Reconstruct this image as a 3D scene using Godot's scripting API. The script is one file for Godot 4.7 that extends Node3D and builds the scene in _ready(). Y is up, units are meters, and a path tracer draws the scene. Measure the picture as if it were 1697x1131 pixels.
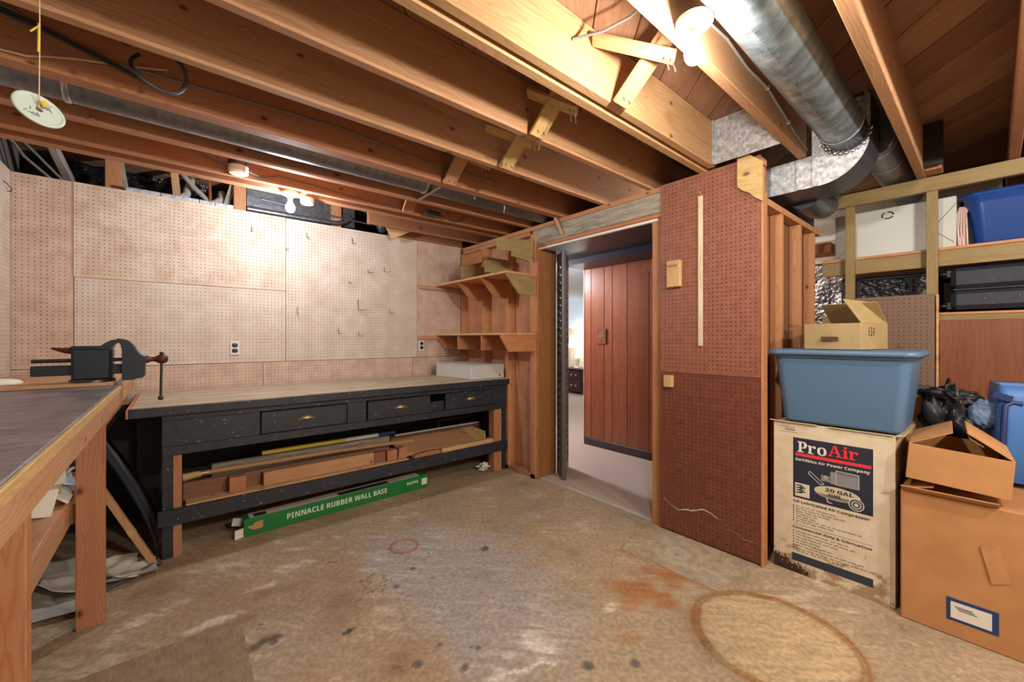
extends Node3D
# A basement workshop: pegboard wall, two workbenches, joisted ceiling, stud partition with a doorway, storage corner.
# Metres, y up. The camera stands at (0, 1.25, 0) and looks 40 degrees to the right of -z.

const PITCH := 0.0254
var rng := RandomNumberGenerator.new()
var M := {}
var used := {}

# ---------------------------------------------------------------- mesh builder
class MB:
	var v := PackedVector3Array()
	var n := PackedVector3Array()
	var uv := PackedVector2Array()
	var ix := PackedInt32Array()
	func tri(a: Vector3, b: Vector3, c: Vector3, ua := Vector2.ZERO, ub := Vector2.ZERO, uc := Vector2.ZERO, out := Vector3.ZERO):
		var nn := (b - a).cross(c - a)
		if nn.length_squared() < 1e-16: return
		nn = nn.normalized()
		if out != Vector3.ZERO and nn.dot(out) < 0:
			nn = -nn
			var t := b; b = c; c = t
			var tu := ub; ub = uc; uc = tu
		var k := v.size()
		v.append(a); v.append(b); v.append(c)
		n.append(nn); n.append(nn); n.append(nn)
		uv.append(ua); uv.append(ub); uv.append(uc)
		ix.append(k); ix.append(k + 2); ix.append(k + 1)
	func quad(a: Vector3, b: Vector3, c: Vector3, d: Vector3, out := Vector3.ZERO, us := []):
		var nn := (c - a).cross(d - b)
		if nn.length_squared() < 1e-16: return
		nn = nn.normalized()
		var flip := out != Vector3.ZERO and nn.dot(out) < 0
		if flip: nn = -nn
		var k := v.size()
		v.append(a); v.append(b); v.append(c); v.append(d)
		for i in 4: n.append(nn)
		if us.size() == 4:
			for u in us: uv.append(u)
		else:
			uv.append(Vector2(0, 0)); uv.append(Vector2(1, 0)); uv.append(Vector2(1, 1)); uv.append(Vector2(0, 1))
		for i in ([0, 1, 2, 0, 2, 3] if flip else [0, 2, 1, 0, 3, 2]): ix.append(k + i)
	# a box with chamfered edges; u of its UV runs along the longest side, in metres
	func box(c: Vector3, s: Vector3, b := Basis(), ch := 0.002):
		var h := s * 0.5
		var k: float = min(ch, 0.45 * min(h.x, min(h.y, h.z)))
		var L := 0
		if s.y > s.x and s.y >= s.z: L = 1
		elif s.z > s.x and s.z > s.y: L = 2
		var seed_v := absf(sin(c.dot(Vector3(12.9898, 78.233, 37.719)) + s.x * 4.1)) * 43.7
		var off := Vector2(fposmod(seed_v * 7.13, 5.0), fposmod(seed_v * 3.71, 3.0))
		var uvof := func(p: Vector3, a: int) -> Vector2:
			if a == L:
				return Vector2(p[(L + 1) % 3], p[(L + 2) % 3]) + off
			return Vector2(p[L], p[3 - a - L]) + off
		for a in 3:
			var e := (a + 1) % 3
			var f := (a + 2) % 3
			for sg in [-1.0, 1.0]:
				var q := []
				var us := []
				for w in [[-1, -1], [1, -1], [1, 1], [-1, 1]]:
					var p := Vector3()
					p[a] = sg * h[a]; p[e] = w[0] * (h[e] - k); p[f] = w[1] * (h[f] - k)
					us.append(uvof.call(p, a)); q.append(c + b * p)
				var o := Vector3(); o[a] = sg
				quad(q[0], q[1], q[2], q[3], b * o, us)
				if k <= 0.0: continue
				for sf in [-1.0, 1.0]:   # chamfer between face a and face e
					var p1 := Vector3(); var p2 := Vector3(); var p3 := Vector3(); var p4 := Vector3()
					p1[a] = sg * h[a]; p1[e] = sf * (h[e] - k); p1[f] = -(h[f] - k)
					p2 = p1; p2[f] = h[f] - k
					p3[a] = sg * (h[a] - k); p3[e] = sf * h[e]; p3[f] = h[f] - k
					p4 = p3; p4[f] = -(h[f] - k)
					var oo := Vector3(); oo[a] = sg; oo[e] = sf
					quad(c + b * p1, c + b * p2, c + b * p3, c + b * p4, b * oo, [uvof.call(p1, a), uvof.call(p2, a), uvof.call(p3, a), uvof.call(p4, a)])
		if k > 0.0:
			for x in [-1.0, 1.0]:
				for y in [-1.0, 1.0]:
					for z in [-1.0, 1.0]:
						var s3 := Vector3(x, y, z)
						var A := s3 * Vector3(h.x, h.y - k, h.z - k)
						var B := s3 * Vector3(h.x - k, h.y, h.z - k)
						var C := s3 * Vector3(h.x - k, h.y - k, h.z)
						tri(c + b * A, c + b * B, c + b * C, uvof.call(A, 0), uvof.call(A, 0), uvof.call(A, 0), b * s3)
	# box given by its two corners
	func lo(a: Vector3, d: Vector3, ch := 0.002):
		box((a + d) * 0.5, (d - a).abs(), Basis(), ch)
	# a bar of w x t between two points; t runs along 'side'
	func bar(a: Vector3, d: Vector3, w: float, t: float, side := Vector3.UP, ch := 0.002):
		var x := (d - a).normalized()
		var z := x.cross(side).normalized()
		var y := z.cross(x).normalized()
		box((a + d) * 0.5, Vector3((d - a).length(), t, w), Basis(x, y, z), ch)
	# a smooth grid of rows of points
	func grid(rows: Array, wrap := false, flip := false, us := 1.0):
		var R := rows.size()
		var C: int = rows[0].size()
		var nor := []
		for i in R:
			var r := PackedVector3Array(); r.resize(C); nor.append(r)
		for i in R:
			for j in C:
				var i0: int = max(i - 1, 0); var i1: int = min(i + 1, R - 1)
				var j0: int = (j - 1 + C) % C if wrap else max(j - 1, 0)
				var j1: int = (j + 1) % C if wrap else min(j + 1, C - 1)
				var nn: Vector3 = (rows[i1][j] - rows[i0][j]).cross(rows[i][j1] - rows[i][j0])
				if nn.length_squared() < 1e-18:
					var ii: int = clamp(i, 1, R - 2)
					nn = (rows[ii + 1][j] - rows[ii - 1][j]).cross(rows[ii][j1] - rows[ii][j0])
				nor[i][j] = nn.normalized() * (-1.0 if flip else 1.0)
		var k := v.size()
		for i in R:
			for j in C:
				v.append(rows[i][j]); n.append(nor[i][j]); uv.append(Vector2(float(j) / (C - 1) * us, float(i) / (R - 1)))
		for i in R - 1:
			for j in (C if wrap else C - 1):
				var a := k + i * C + j; var b2 := k + i * C + (j + 1) % C
				var c2 := a + C; var d2 := b2 + C
				if flip:
					for q in [a, c2, b2, b2, c2, d2]: ix.append(q)
				else:
					for q in [a, b2, c2, b2, d2, c2]: ix.append(q)
	func tube(pts: Array, r: float, seg := 8, caps := true, r_end := -1.0):
		var rows := []
		var t0: Vector3 = (pts[1] - pts[0]).normalized()
		var x := t0.cross(Vector3(0.13, 0.9, 0.31)).normalized()
		for i in pts.size():
			var t: Vector3
			if i == 0: t = t0
			elif i == pts.size() - 1: t = (pts[i] - pts[i - 1]).normalized()
			else: t = ((pts[i + 1] - pts[i]).normalized() + (pts[i] - pts[i - 1]).normalized()).normalized()
			x = (x - t * x.dot(t)).normalized()
			var y := t.cross(x)
			var rr: float = r if r_end < 0 else lerpf(r, r_end, float(i) / (pts.size() - 1))
			var row := []
			for j in seg:
				var a := TAU * j / seg
				row.append(pts[i] + (x * cos(a) + y * sin(a)) * rr)
			rows.append(row)
		grid(rows, true, true)
		if caps:
			for e in [0, pts.size() - 1]:
				var o: Vector3 = (pts[0] - pts[1]) if e == 0 else (pts[e] - pts[e - 1])
				for j in seg:
					tri(pts[e], rows[e][j], rows[e][(j + 1) % seg], Vector2.ZERO, Vector2.ZERO, Vector2.ZERO, o)
	# profile of (radius, height) turned about the y axis of xf; equal neighbours give a hard edge
	func lathe(prof: Array, xf: Transform3D, seg := 20):
		var part := []
		for p in prof:
			if part.size() > 0 and p == null:
				_ring(part, xf, seg); part = []
			elif p != null: part.append(p)
		if part.size() > 1: _ring(part, xf, seg)
	func _ring(prof: Array, xf: Transform3D, seg: int):
		var rows := []
		for p in prof:
			var row := []
			for j in seg:
				var a := TAU * j / seg
				row.append(xf * Vector3(p.x * cos(a), p.y, p.x * sin(a)))
			rows.append(row)
		grid(rows, true)
	# polygon in local xy pushed along local z from 0 to d
	func prism(poly: PackedVector2Array, d: float, xf: Transform3D):
		var t := Geometry2D.triangulate_polygon(poly)
		for k in range(0, t.size(), 3):
			for z in [0.0, d]:
				var q := []
				var us := []
				for i in 3:
					var p := poly[t[k + i]]
					q.append(xf * Vector3(p.x, p.y, z)); us.append(p)
				tri(q[0], q[1], q[2], us[0], us[1], us[2], xf.basis * Vector3(0, 0, 1 if z == d else -1) * signf(d))
		var cc := Vector2.ZERO
		for p in poly: cc += p
		cc /= poly.size()
		var area := 0.0
		for i in poly.size(): area += poly[i].cross(poly[(i + 1) % poly.size()])
		for i in poly.size():
			var a := poly[i]; var b := poly[(i + 1) % poly.size()]
			var e := (b - a)
			var o := Vector2(e.y, -e.x) * signf(area)
			var l := e.length()
			quad(xf * Vector3(a.x, a.y, 0), xf * Vector3(b.x, b.y, 0), xf * Vector3(b.x, b.y, d), xf * Vector3(a.x, a.y, d), xf.basis * Vector3(o.x, o.y, 0), [a, b, b + Vector2(0, d), a + Vector2(0, d)])
	# a lumpy closed body
	func blob(c: Vector3, r: Vector3, amp: float, freq: float, sd: int, seg := 40, flat := -9.0, b := Basis()):
		var nz := FastNoiseLite.new(); nz.seed = sd; nz.frequency = freq; nz.fractal_octaves = 3
		nz.noise_type = FastNoiseLite.TYPE_SIMPLEX
		var rows := []
		for i in seg / 2 + 1:
			var th := PI * i / (seg / 2)
			var row := []
			for j in seg:
				var ph := TAU * j / seg
				var d := Vector3(sin(th) * cos(ph), cos(th), sin(th) * sin(ph))
				var sq := d
				var m := 1.0 + amp * nz.get_noise_3dv(d * 3.0 + Vector3(sd, 0, 0)) - amp * 0.8 * absf(nz.get_noise_3dv(d * 6.0 + Vector3(0, sd, 0)))
				var p := sq * r * m
				if p.y < flat: p.y = flat
				row.append(c + b * p)
			rows.append(row)
		grid(rows, true, true)
	# a pegboard sheet in the (a, b) plane: real round holes on a one inch grid
	func pegboard(o: Vector3, ea: Vector3, eb: Vector3, en: Vector3, a0: float, a1: float, b0: float, b1: float, th := 0.006, rad := 0.0029, ga := 0.0, gb := 0.0):
		var P := 0.0254
		var ca0: float = ceil((a0 + 0.010 - ga) / P) * P + ga
		var cb0: float = ceil((b0 + 0.010 - gb) / P) * P + gb
		var na := int(floor((a1 - 0.010 - ca0) / P)) + 1
		var nb := int(floor((b1 - 0.010 - cb0) / P)) + 1
		var g0 := ca0 - P / 2; var g1 := ca0 + (na - 0.5) * P
		var h0 := cb0 - P / 2; var h1 := cb0 + (nb - 0.5) * P
		g0 = maxf(g0, a0); h0 = maxf(h0, b0); g1 = minf(g1, a1); h1 = minf(h1, b1)
		var at := func(a: float, b: float, d: float) -> Vector3: return o + ea * a + eb * b - en * d
		var uvr := func(A: float, B: float, C: float, D: float) -> Array: return [Vector2(A, B), Vector2(C, B), Vector2(C, D), Vector2(A, D)]
		for r in [[a0, b0, a1, h0], [a0, h1, a1, b1], [a0, h0, g0, h1], [g1, h0, a1, h1]]:
			if r[2] - r[0] > 1e-5 and r[3] - r[1] > 1e-5:
				quad(at.call(r[0], r[1], 0), at.call(r[2], r[1], 0), at.call(r[2], r[3], 0), at.call(r[0], r[3], 0), en, uvr.call(r[0], r[1], r[2], r[3]))
		# edges of the sheet
		quad(at.call(a0, b0, 0), at.call(a1, b0, 0), at.call(a1, b0, th), at.call(a0, b0, th), -eb)
		quad(at.call(a0, b1, 0), at.call(a1, b1, 0), at.call(a1, b1, th), at.call(a0, b1, th), eb)
		quad(at.call(a0, b0, 0), at.call(a0, b1, 0), at.call(a0, b1, th), at.call(a0, b0, th), -ea)
		quad(at.call(a1, b0, 0), at.call(a1, b1, 0), at.call(a1, b1, th), at.call(a1, b0, th), ea)
		var cs := []
		for k in 8: cs.append(Vector2(cos(TAU * (k + 0.5) / 8), sin(TAU * (k + 0.5) / 8)) * rad)
		var flip := ea.cross(eb).dot(en) < 0
		for i in na:
			var a := ca0 + i * P
			var A := maxf(a - P / 2, a0); var B := minf(a + P / 2, a1)
			for j in nb:
				var b := cb0 + j * P
				var C := maxf(b - P / 2, b0); var D := minf(b + P / 2, b1)
				var k := v.size()
				# 8 ring points then the 4 corners
				for q in cs:
					v.append(at.call(a + q.x, b + q.y, 0.0)); n.append(en); uv.append(Vector2(a + q.x, b + q.y))
				for q in [Vector2(B, D), Vector2(A, D), Vector2(A, C), Vector2(B, C)]:
					v.append(at.call(q.x, q.y, 0.0)); n.append(en); uv.append(q)
				for w in [[0, 8, 1], [1, 8, 9], [1, 9, 2], [2, 9, 3], [3, 9, 10], [3, 10, 4], [4, 10, 5], [5, 10, 11], [5, 11, 6], [6, 11, 7], [7, 11, 8], [7, 8, 0]]:
					if flip: ix.append(k + w[0]); ix.append(k + w[1]); ix.append(k + w[2])
					else: ix.append(k + w[0]); ix.append(k + w[2]); ix.append(k + w[1])
				var k2 := v.size()
				for q in cs:
					var nn: Vector3 = (-ea * q.x - eb * q.y).normalized()
					v.append(at.call(a + q.x, b + q.y, 0.0)); n.append(nn); uv.append(Vector2(a, b))
					v.append(at.call(a + q.x, b + q.y, th)); n.append(nn); uv.append(Vector2(a, b))
				for q in 8:
					var e := k2 + q * 2; var f := k2 + ((q + 1) % 8) * 2
					for w in [e, f, e + 1, f, f + 1, e + 1]: ix.append(w)
	func mesh(origin: Vector3) -> ArrayMesh:
		for i in v.size(): v[i] -= origin
		var arr := []
		arr.resize(Mesh.ARRAY_MAX)
		arr[Mesh.ARRAY_VERTEX] = v; arr[Mesh.ARRAY_NORMAL] = n; arr[Mesh.ARRAY_TEX_UV] = uv; arr[Mesh.ARRAY_INDEX] = ix
		var m := ArrayMesh.new()
		m.add_surface_from_arrays(Mesh.PRIMITIVE_TRIANGLES, arr)
		return m

# ---------------------------------------------------------------- scene tree
func numbered(called: String) -> String:
	var k: int = used.get(called, 0)
	used[called] = k + 1
	return called if k == 0 else "%s_%03d" % [called, k]

func thing(called: String, label: String, category: String, at: Vector3, group := "") -> Node3D:
	var o := Node3D.new()
	o.name = numbered(called)
	add_child(o)
	o.position = at
	o.set_meta("label", label); o.set_meta("category", category)
	if group != "": o.set_meta("group", group)
	return o

func struct(called: String, at := Vector3.ZERO) -> Node3D:
	var o := Node3D.new()
	o.name = called
	add_child(o)
	o.position = at
	o.set_meta("kind", "structure")
	return o

func base_of(p: Node) -> Vector3:
	var o := Vector3.ZERO
	while p != self and p is Node3D:
		o += p.position
		p = p.get_parent()
	return o

# a mesh built in world coordinates becomes a named part of p
func part(p: Node, called: String, mb: MB, m: Material, label := "") -> MeshInstance3D:
	var o := MeshInstance3D.new()
	o.name = called
	o.mesh = mb.mesh(base_of(p))
	o.material_override = m
	p.add_child(o, true)
	if label != "": o.set_meta("label", label)
	return o

func solo(called: String, label: String, category: String, at: Vector3, mb: MB, m: Material, group := "") -> MeshInstance3D:
	var o := MeshInstance3D.new()
	o.name = numbered(called)
	o.position = at
	o.mesh = mb.mesh(at)
	o.material_override = m
	add_child(o)
	o.set_meta("label", label); o.set_meta("category", category)
	if group != "": o.set_meta("group", group)
	return o

func boxpart(p: Node, called: String, a: Vector3, d: Vector3, m: Material, ch := 0.002, label := "") -> MeshInstance3D:
	var b := MB.new()
	b.lo(a, d, ch)
	return part(p, called, b, m, label)

func V(x: float, y: float, z: float) -> Vector3: return Vector3(x, y, z)

# lettering: fitted to w wide (and h tall when given), centred at c, right and up given
func words(p: Node, text: String, c: Vector3, right: Vector3, up: Vector3, w: float, h: float, m: Material, serif := false, italic := false, called := "lettering", weight := 700):
	var tm := TextMesh.new()
	var f := SystemFont.new()
	f.font_names = PackedStringArray(["Droid Serif" if serif else "Droid Sans"])
	f.font_weight = weight
	f.font_italic = italic
	tm.font = f
	tm.text = text
	tm.font_size = 32
	tm.pixel_size = 0.01
	tm.depth = 0.04
	tm.curve_step = 2.0
	tm.material = m
	var bb := tm.get_aabb()
	var o := MeshInstance3D.new()
	o.name = called
	o.mesh = tm
	var sx: float = w / bb.size.x
	var sy: float = h / bb.size.y if h > 0 else sx
	var nn := right.cross(up)
	o.transform = Transform3D(Basis(right * sx, up * sy, nn * 0.02), c - base_of(p) - right * sx * bb.get_center().x - up * sy * bb.get_center().y)
	p.add_child(o, true)
	return o

# ---------------------------------------------------------------- textures and materials
func noise(sd: int, freq: float, oct := 4) -> FastNoiseLite:
	var f := FastNoiseLite.new()
	f.seed = sd; f.frequency = freq; f.fractal_octaves = oct
	f.noise_type = FastNoiseLite.TYPE_SIMPLEX_SMOOTH
	return f

func tex(im: Image) -> ImageTexture:
	return ImageTexture.create_from_image(im)

# boards: growth rings along u, fibre, optional knots. Mirrored so that it repeats without a seam.
func wood_image(w: int, h: int, sd: int, rings: float, depth: float, dark: Color, knots: Array, blotch := 0.12) -> Image:
	var im := Image.create(w, h, false, Image.FORMAT_RGB8)
	var n1 := noise(sd, 1.0, 3)
	var n2 := noise(sd + 7, 1.0, 2)
	var wob := 1.0 + rings * 0.07
	for y in h:
		var t: float = abs(2.0 * y / h - 1.0)
		for x in w:
			var s: float = abs(2.0 * x / w - 1.0)
			var ring: float = t * rings + wob * n1.get_noise_2d(s * 1.4, t * 2.4) + 0.22 * n1.get_noise_2d(s * 7.0, t * 16.0)
			var core := 0.0
			for k in knots:
				var dx: float = (s - k.x) * 8.0
				var dy: float = t - k.y
				var dd: float = (dx * dx * 0.35 + dy * dy * 6.0) / (k.z * k.z)
				ring += 2.6 * exp(-dd * 0.7)
				core = maxf(core, exp(-dd * 7.0))
			var g: float = 0.5 + 0.5 * sin(TAU * ring)
			g = g * g * g
			var fib: float = n2.get_noise_2d(s * 16.0, t * 260.0)
			var bl: float = n1.get_noise_2d(s * 3.0 + 40.0, t * 5.0)
			var f: float = clampf(depth * g + 0.10 * fib + blotch * bl, -0.1, 1.0)
			var c := Color(0.95, 0.95, 0.95).lerp(dark, f)
			if core > 0.02: c = c.lerp(Color(dark.r * 0.55, dark.g * 0.42, dark.b * 0.34), core * 0.85)
			im.set_pixel(x, y, c.clamp())
	return im

func mottle_image(w: int, h: int, sd: int, freq: float, lo: Color, hi: Color, speck := 0.0) -> Image:
	var im := Image.create(w, h, false, Image.FORMAT_RGB8)
	var n1 := noise(sd, freq, 5)
	var r := RandomNumberGenerator.new(); r.seed = sd
	for y in h:
		var t: float = abs(2.0 * y / h - 1.0)
		for x in w:
			var s: float = abs(2.0 * x / w - 1.0)
			var f: float = 0.5 + 0.65 * n1.get_noise_2d(s * 100.0, t * 100.0) + speck * (r.randf() - 0.5)
			im.set_pixel(x, y, lo.lerp(hi, clampf(f, 0, 1)))
	return im

func mat(c: Color, rough := 0.7, metal := 0.0, t: Texture2D = null, su := 1.0, sv := 1.0, spec := 0.5) -> StandardMaterial3D:
	var m := StandardMaterial3D.new()
	m.albedo_color = c
	m.roughness = rough
	m.metallic = metal
	m.metallic_specular = spec
	if t:
		m.albedo_texture = t
		m.uv1_scale = Vector3(su, sv, 1)
	return m

func triplanar(m: StandardMaterial3D, s: float) -> StandardMaterial3D:
	m.uv1_triplanar = true
	m.uv1_scale = Vector3(s, s, s)
	return m

func rgb(r: int, g: int, b: int) -> Color: return Color8(r, g, b)

func noise_normal(sd: int, freq: float, strength: float) -> NoiseTexture2D:
	var t := NoiseTexture2D.new()
	t.width = 256; t.height = 256; t.seamless = true
	t.as_normal_map = true; t.bump_strength = strength
	t.noise = noise(sd, freq, 4)
	return t

func make_materials():
	var kn := [Vector3(0.22, 0.35, 0.16), Vector3(0.63, 0.7, 0.12), Vector3(0.84, 0.2, 0.14)]
	var fir := tex(wood_image(640, 512, 3, 34.0, 0.26, Color(0.70, 0.54, 0.42), kn))
	var pine := tex(wood_image(640, 512, 11, 24.0, 0.22, Color(0.72, 0.56, 0.40), [Vector3(0.12, 0.5, 0.2), Vector3(0.42, 0.25, 0.17), Vector3(0.75, 0.6, 0.22), Vector3(0.55, 0.8, 0.12)], 0.2))
	var plyw := tex(wood_image(512, 512, 23, 22.0, 0.20, Color(0.72, 0.57, 0.46), [], 0.25))
	var grey := tex(wood_image(512, 256, 31, 12.0, 0.25, Color(0.50, 0.48, 0.44), [Vector3(0.3, 0.4, 0.12)], 0.35))
	var rough_n := noise_normal(5, 0.05, 3.0)
	M.fir = mat(rgb(196, 150, 108), 0.72, 0, fir, 0.42, 1.3)
	M.fir_red = mat(rgb(182, 126, 88), 0.72, 0, fir, 0.42, 1.3)
	M.fir_dark = mat(rgb(136, 96, 70), 0.75, 0, fir, 0.42, 1.3)
	M.pine = mat(rgb(214, 172, 122), 0.7, 0, pine, 0.4, 1.2)
	M.pale_stick = mat(rgb(232, 216, 186), 0.6, 0, pine, 0.5, 1.5)
	M.pine_yellow = mat(rgb(208, 176, 116), 0.65, 0, pine, 0.5, 1.5)
	M.deck = mat(rgb(166, 126, 96), 0.8, 0, plyw, 0.4, 1.1)
	M.deck2 = mat(rgb(148, 110, 84), 0.8, 0, plyw, 0.4, 1.1)
	M.deck3 = mat(rgb(176, 138, 104), 0.8, 0, plyw, 0.45, 1.0)
	M.stud = mat(rgb(200, 144, 98), 0.7, 0, fir, 0.5, 1.6)
	M.ply = mat(rgb(206, 150, 112), 0.7, 0, plyw, 0.5, 0.8)
	M.shelfwood = mat(rgb(210, 150, 100), 0.6, 0, plyw, 0.6, 1.0)
	M.olive = mat(rgb(158, 136, 88), 0.6, 0, plyw, 0.6, 1.4)
	M.bracket = mat(rgb(188, 126, 80), 0.65, 0, plyw, 0.6, 1.4)
	M.weathered = mat(rgb(176, 166, 150), 0.85, 0, grey, 0.6, 1.6)
	M.greyply = mat(rgb(190, 182, 172), 0.8, 0, grey, 0.6, 1.2)
	M.jamb = mat(rgb(154, 104, 62), 0.45, 0, plyw, 0.4, 1.6)
	M.trim = mat(rgb(196, 130, 84), 0.5, 0, plyw, 0.4, 1.6)
	M.panelling = mat(rgb(152, 90, 64), 0.28, 0, plyw, 0.45, 1.1)
	M.panelling2 = mat(rgb(142, 82, 57), 0.28, 0, plyw, 0.45, 1.1)
	M.brownply = mat(rgb(136, 80, 50), 0.45, 0, plyw, 0.35, 0.7)
	# pegboard
	M.peg_white = mat(rgb(210, 196, 182), 0.6, 0, tex(mottle_image(256, 256, 41, 0.03, Color(0.90, 0.87, 0.84), Color(1, 1, 1))), 0.8, 0.8)
	M.peg_pink = mat(rgb(206, 182, 164), 0.6, 0, tex(mottle_image(256, 256, 43, 0.04, Color(0.88, 0.84, 0.80), Color(1, 1, 1))), 0.9, 0.9)
	M.peg_stain = mat(rgb(206, 190, 174), 0.6, 0, tex(stained_image()), 1.0, 1.0)
	M.peg_brown = mat(rgb(154, 98, 76), 0.5, 0, tex(mottle_image(256, 256, 45, 0.05, Color(0.86, 0.84, 0.82), Color(1, 1, 1), 0.12)), 1.4, 1.4)
	M.peg_brown_low = mat(rgb(126, 72, 52), 0.45, 0, tex(mottle_image(256, 256, 46, 0.06, Color(0.82, 0.80, 0.78), Color(1, 1, 1), 0.16)), 1.4, 1.4)
	M.peg_grey = mat(rgb(124, 98, 80), 0.6)
	M.cavity = mat(rgb(92, 62, 46), 0.9)
	# concrete
	M.concrete = mat(Color(1, 1, 1), 0.62, 0, tex(floor_image()), 1, 1)
	M.concrete.normal_enabled = true
	M.concrete.normal_texture = noise_normal(77, 0.03, 1.6)
	M.concrete.normal_scale = 0.25
	M.patch = mat(rgb(158, 138, 110), 0.8, 0, tex(brushed_image()), 1.6, 1.6)
	M.patch2 = mat(rgb(192, 178, 156), 0.75, 0, tex(swirl_image()), 1.0, 1.0)
	M.slab = mat(rgb(120, 112, 104), 0.9)
	M.drywall = mat(rgb(205, 200, 192), 0.8)
	M.carpet = mat(rgb(220, 202, 184), 0.95, 0, tex(carpet_image()), 2.6, 2.6)
	M.tile = mat(rgb(52, 64, 84), 0.4, 0, tex(mottle_image(256, 256, 61, 0.3, Color(0.6, 0.62, 0.66), Color(1, 1, 1), 0.3)), 1.6, 1.6)
	M.skirting = mat(rgb(62, 46, 50), 0.4)
	# paint, metal, plastic
	M.black_paint = mat(Color(1, 1, 1), 0.42, 0, tex(splatter_image()), 0.7, 1.4)
	M.black_raw = mat(rgb(34, 33, 34), 0.6)
	M.bench_top = mat(rgb(188, 172, 146), 0.6, 0, tex(wood_image(512, 256, 63, 6.0, 0.35, Color(0.72, 0.66, 0.56), [Vector3(0.5, 0.6, 0.1)], 0.5)), 0.5, 0.9)
	M.left_top = mat(rgb(144, 146, 156), 0.36, 0, tex(worn_top_image()), 0.55, 1.3)
	M.left_ply = mat(rgb(202, 158, 116), 0.6, 0, plyw, 0.5, 1.0)
	M.iron = mat(rgb(46, 54, 64), 0.42, 0.35, tex(mottle_image(128, 128, 67, 0.08, Color(0.8, 0.8, 0.8), Color(1, 1, 1))), 4, 4)
	M.iron_bare = mat(rgb(74, 70, 68), 0.35, 0.8)
	M.rust = mat(rgb(120, 66, 36), 0.5, 0.4, tex(mottle_image(128, 128, 68, 0.09, Color(0.5, 0.45, 0.42), Color(1, 1, 1))), 6, 6)
	M.galv = triplanar(mat(rgb(226, 229, 230), 0.42, 0.4, tex(spangle_image())), 2.2)
	M.galv_dull = triplanar(mat(rgb(150, 152, 156), 0.42, 0.85, tex(mottle_image(256, 256, 71, 0.06, Color(0.72, 0.73, 0.75), Color(1, 1, 1)))), 1.5)
	M.galv_dark = mat(rgb(84, 90, 98), 0.36, 0.8)
	M.pipe_wrap = triplanar(mat(rgb(190, 200, 204), 0.3, 0.55, tex(scratch_image())), 1.7)
	M.pipe_wrap.roughness = 0.32
	M.louvre = mat(rgb(82, 80, 80), 0.4)
	M.steel = mat(rgb(170, 172, 174), 0.3, 0.9)
	M.brass = mat(rgb(160, 138, 104), 0.42, 0.7)
	M.pipe_grey = mat(rgb(186, 180, 170), 0.45, 0.1)
	M.copper = mat(rgb(190, 120, 84), 0.35, 0.8)
	M.porcelain = mat(rgb(232, 226, 206), 0.3)
	M.bakelite = mat(rgb(206, 190, 150), 0.4)
	M.black_cable = mat(rgb(38, 42, 48), 0.45)
	M.grey_cable = mat(rgb(122, 118, 110), 0.6)
	M.cream_cable = mat(rgb(206, 178, 146), 0.6)
	M.string = mat(rgb(208, 184, 140), 0.9)
	M.yellow = mat(rgb(222, 190, 60), 0.6)
	M.spool = mat(rgb(200, 218, 204), 0.45)
	M.spool_ink = mat(rgb(112, 136, 150), 0.6)
	M.black_sheet = mat(rgb(26, 27, 30), 0.3)
	M.black_sheet.normal_enabled = true
	M.black_sheet.normal_texture = noise_normal(91, 0.02, 10.0)
	M.black_sheet = triplanar(M.black_sheet, 2.0)
	M.rubber = mat(rgb(78, 86, 98), 0.42)
	M.rubber2 = mat(rgb(150, 154, 160), 0.45)
	M.white = mat(rgb(232, 230, 222), 0.6)
	M.paper = mat(rgb(222, 218, 204), 0.8)
	M.paper2 = mat(rgb(196, 192, 178), 0.8)
	M.paper_blue = mat(rgb(176, 190, 200), 0.7)
	M.card_grey = mat(rgb(196, 196, 190), 0.6)
	M.card = mat(rgb(198, 146, 92), 0.75, 0, tex(mottle_image(256, 256, 81, 0.02, Color(0.90, 0.89, 0.87), Color(1, 1, 1), 0.05)), 1.3, 1.3)
	M.card_orange = mat(rgb(192, 138, 88), 0.75, 0, tex(mottle_image(256, 256, 82, 0.02, Color(0.90, 0.89, 0.87), Color(1, 1, 1), 0.05)), 1.3, 1.3)
	M.card_tan = mat(rgb(184, 160, 112), 0.75, 0, tex(mottle_image(256, 256, 83, 0.02, Color(0.9, 0.9, 0.88), Color(1, 1, 1), 0.05)), 1.3, 1.3)
	M.tape = mat(rgb(212, 172, 118), 0.22)
	M.card_cream = mat(rgb(218, 206, 178), 0.75, 0, tex(mottle_image(256, 256, 84, 0.03, Color(0.80, 0.76, 0.68), Color(1, 1, 1), 0.06)), 1.6, 1.6)
	M.bin_blue = mat(rgb(84, 116, 146), 0.42)
	M.tub_blue = mat(rgb(22, 66, 140), 0.3)
	M.bag_blue = mat(rgb(60, 110, 172), 0.4)
	M.bag_blue_dark = mat(rgb(24, 46, 96), 0.5)
	M.bag_pale = mat(rgb(110, 136, 166), 0.5)
	M.bag_black = mat(rgb(22, 23, 27), 0.5)
	M.grey_box = mat(rgb(196, 200, 192), 0.36)
	M.suitcase = mat(rgb(46, 51, 60), 0.45)
	M.suitcase.normal_enabled = true
	M.suitcase.normal_texture = noise_normal(95, 0.4, 2.0)
	M.suitcase = triplanar(M.suitcase, 4.0)
	M.black_plastic = mat(rgb(24, 25, 28), 0.4)
	M.foil = triplanar(mat(rgb(150, 148, 154), 0.36, 0.85), 3.0)
	M.foil.normal_enabled = true
	M.foil.normal_texture = noise_normal(97, 0.03, 14.0)
	M.label_navy = mat(rgb(30, 58, 110), 0.5)
	M.ink = mat(rgb(34, 36, 44), 0.7)
	M.ink_red = mat(rgb(226, 52, 62), 0.6)
	M.ink_white = mat(rgb(226, 224, 214), 0.6)
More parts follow.
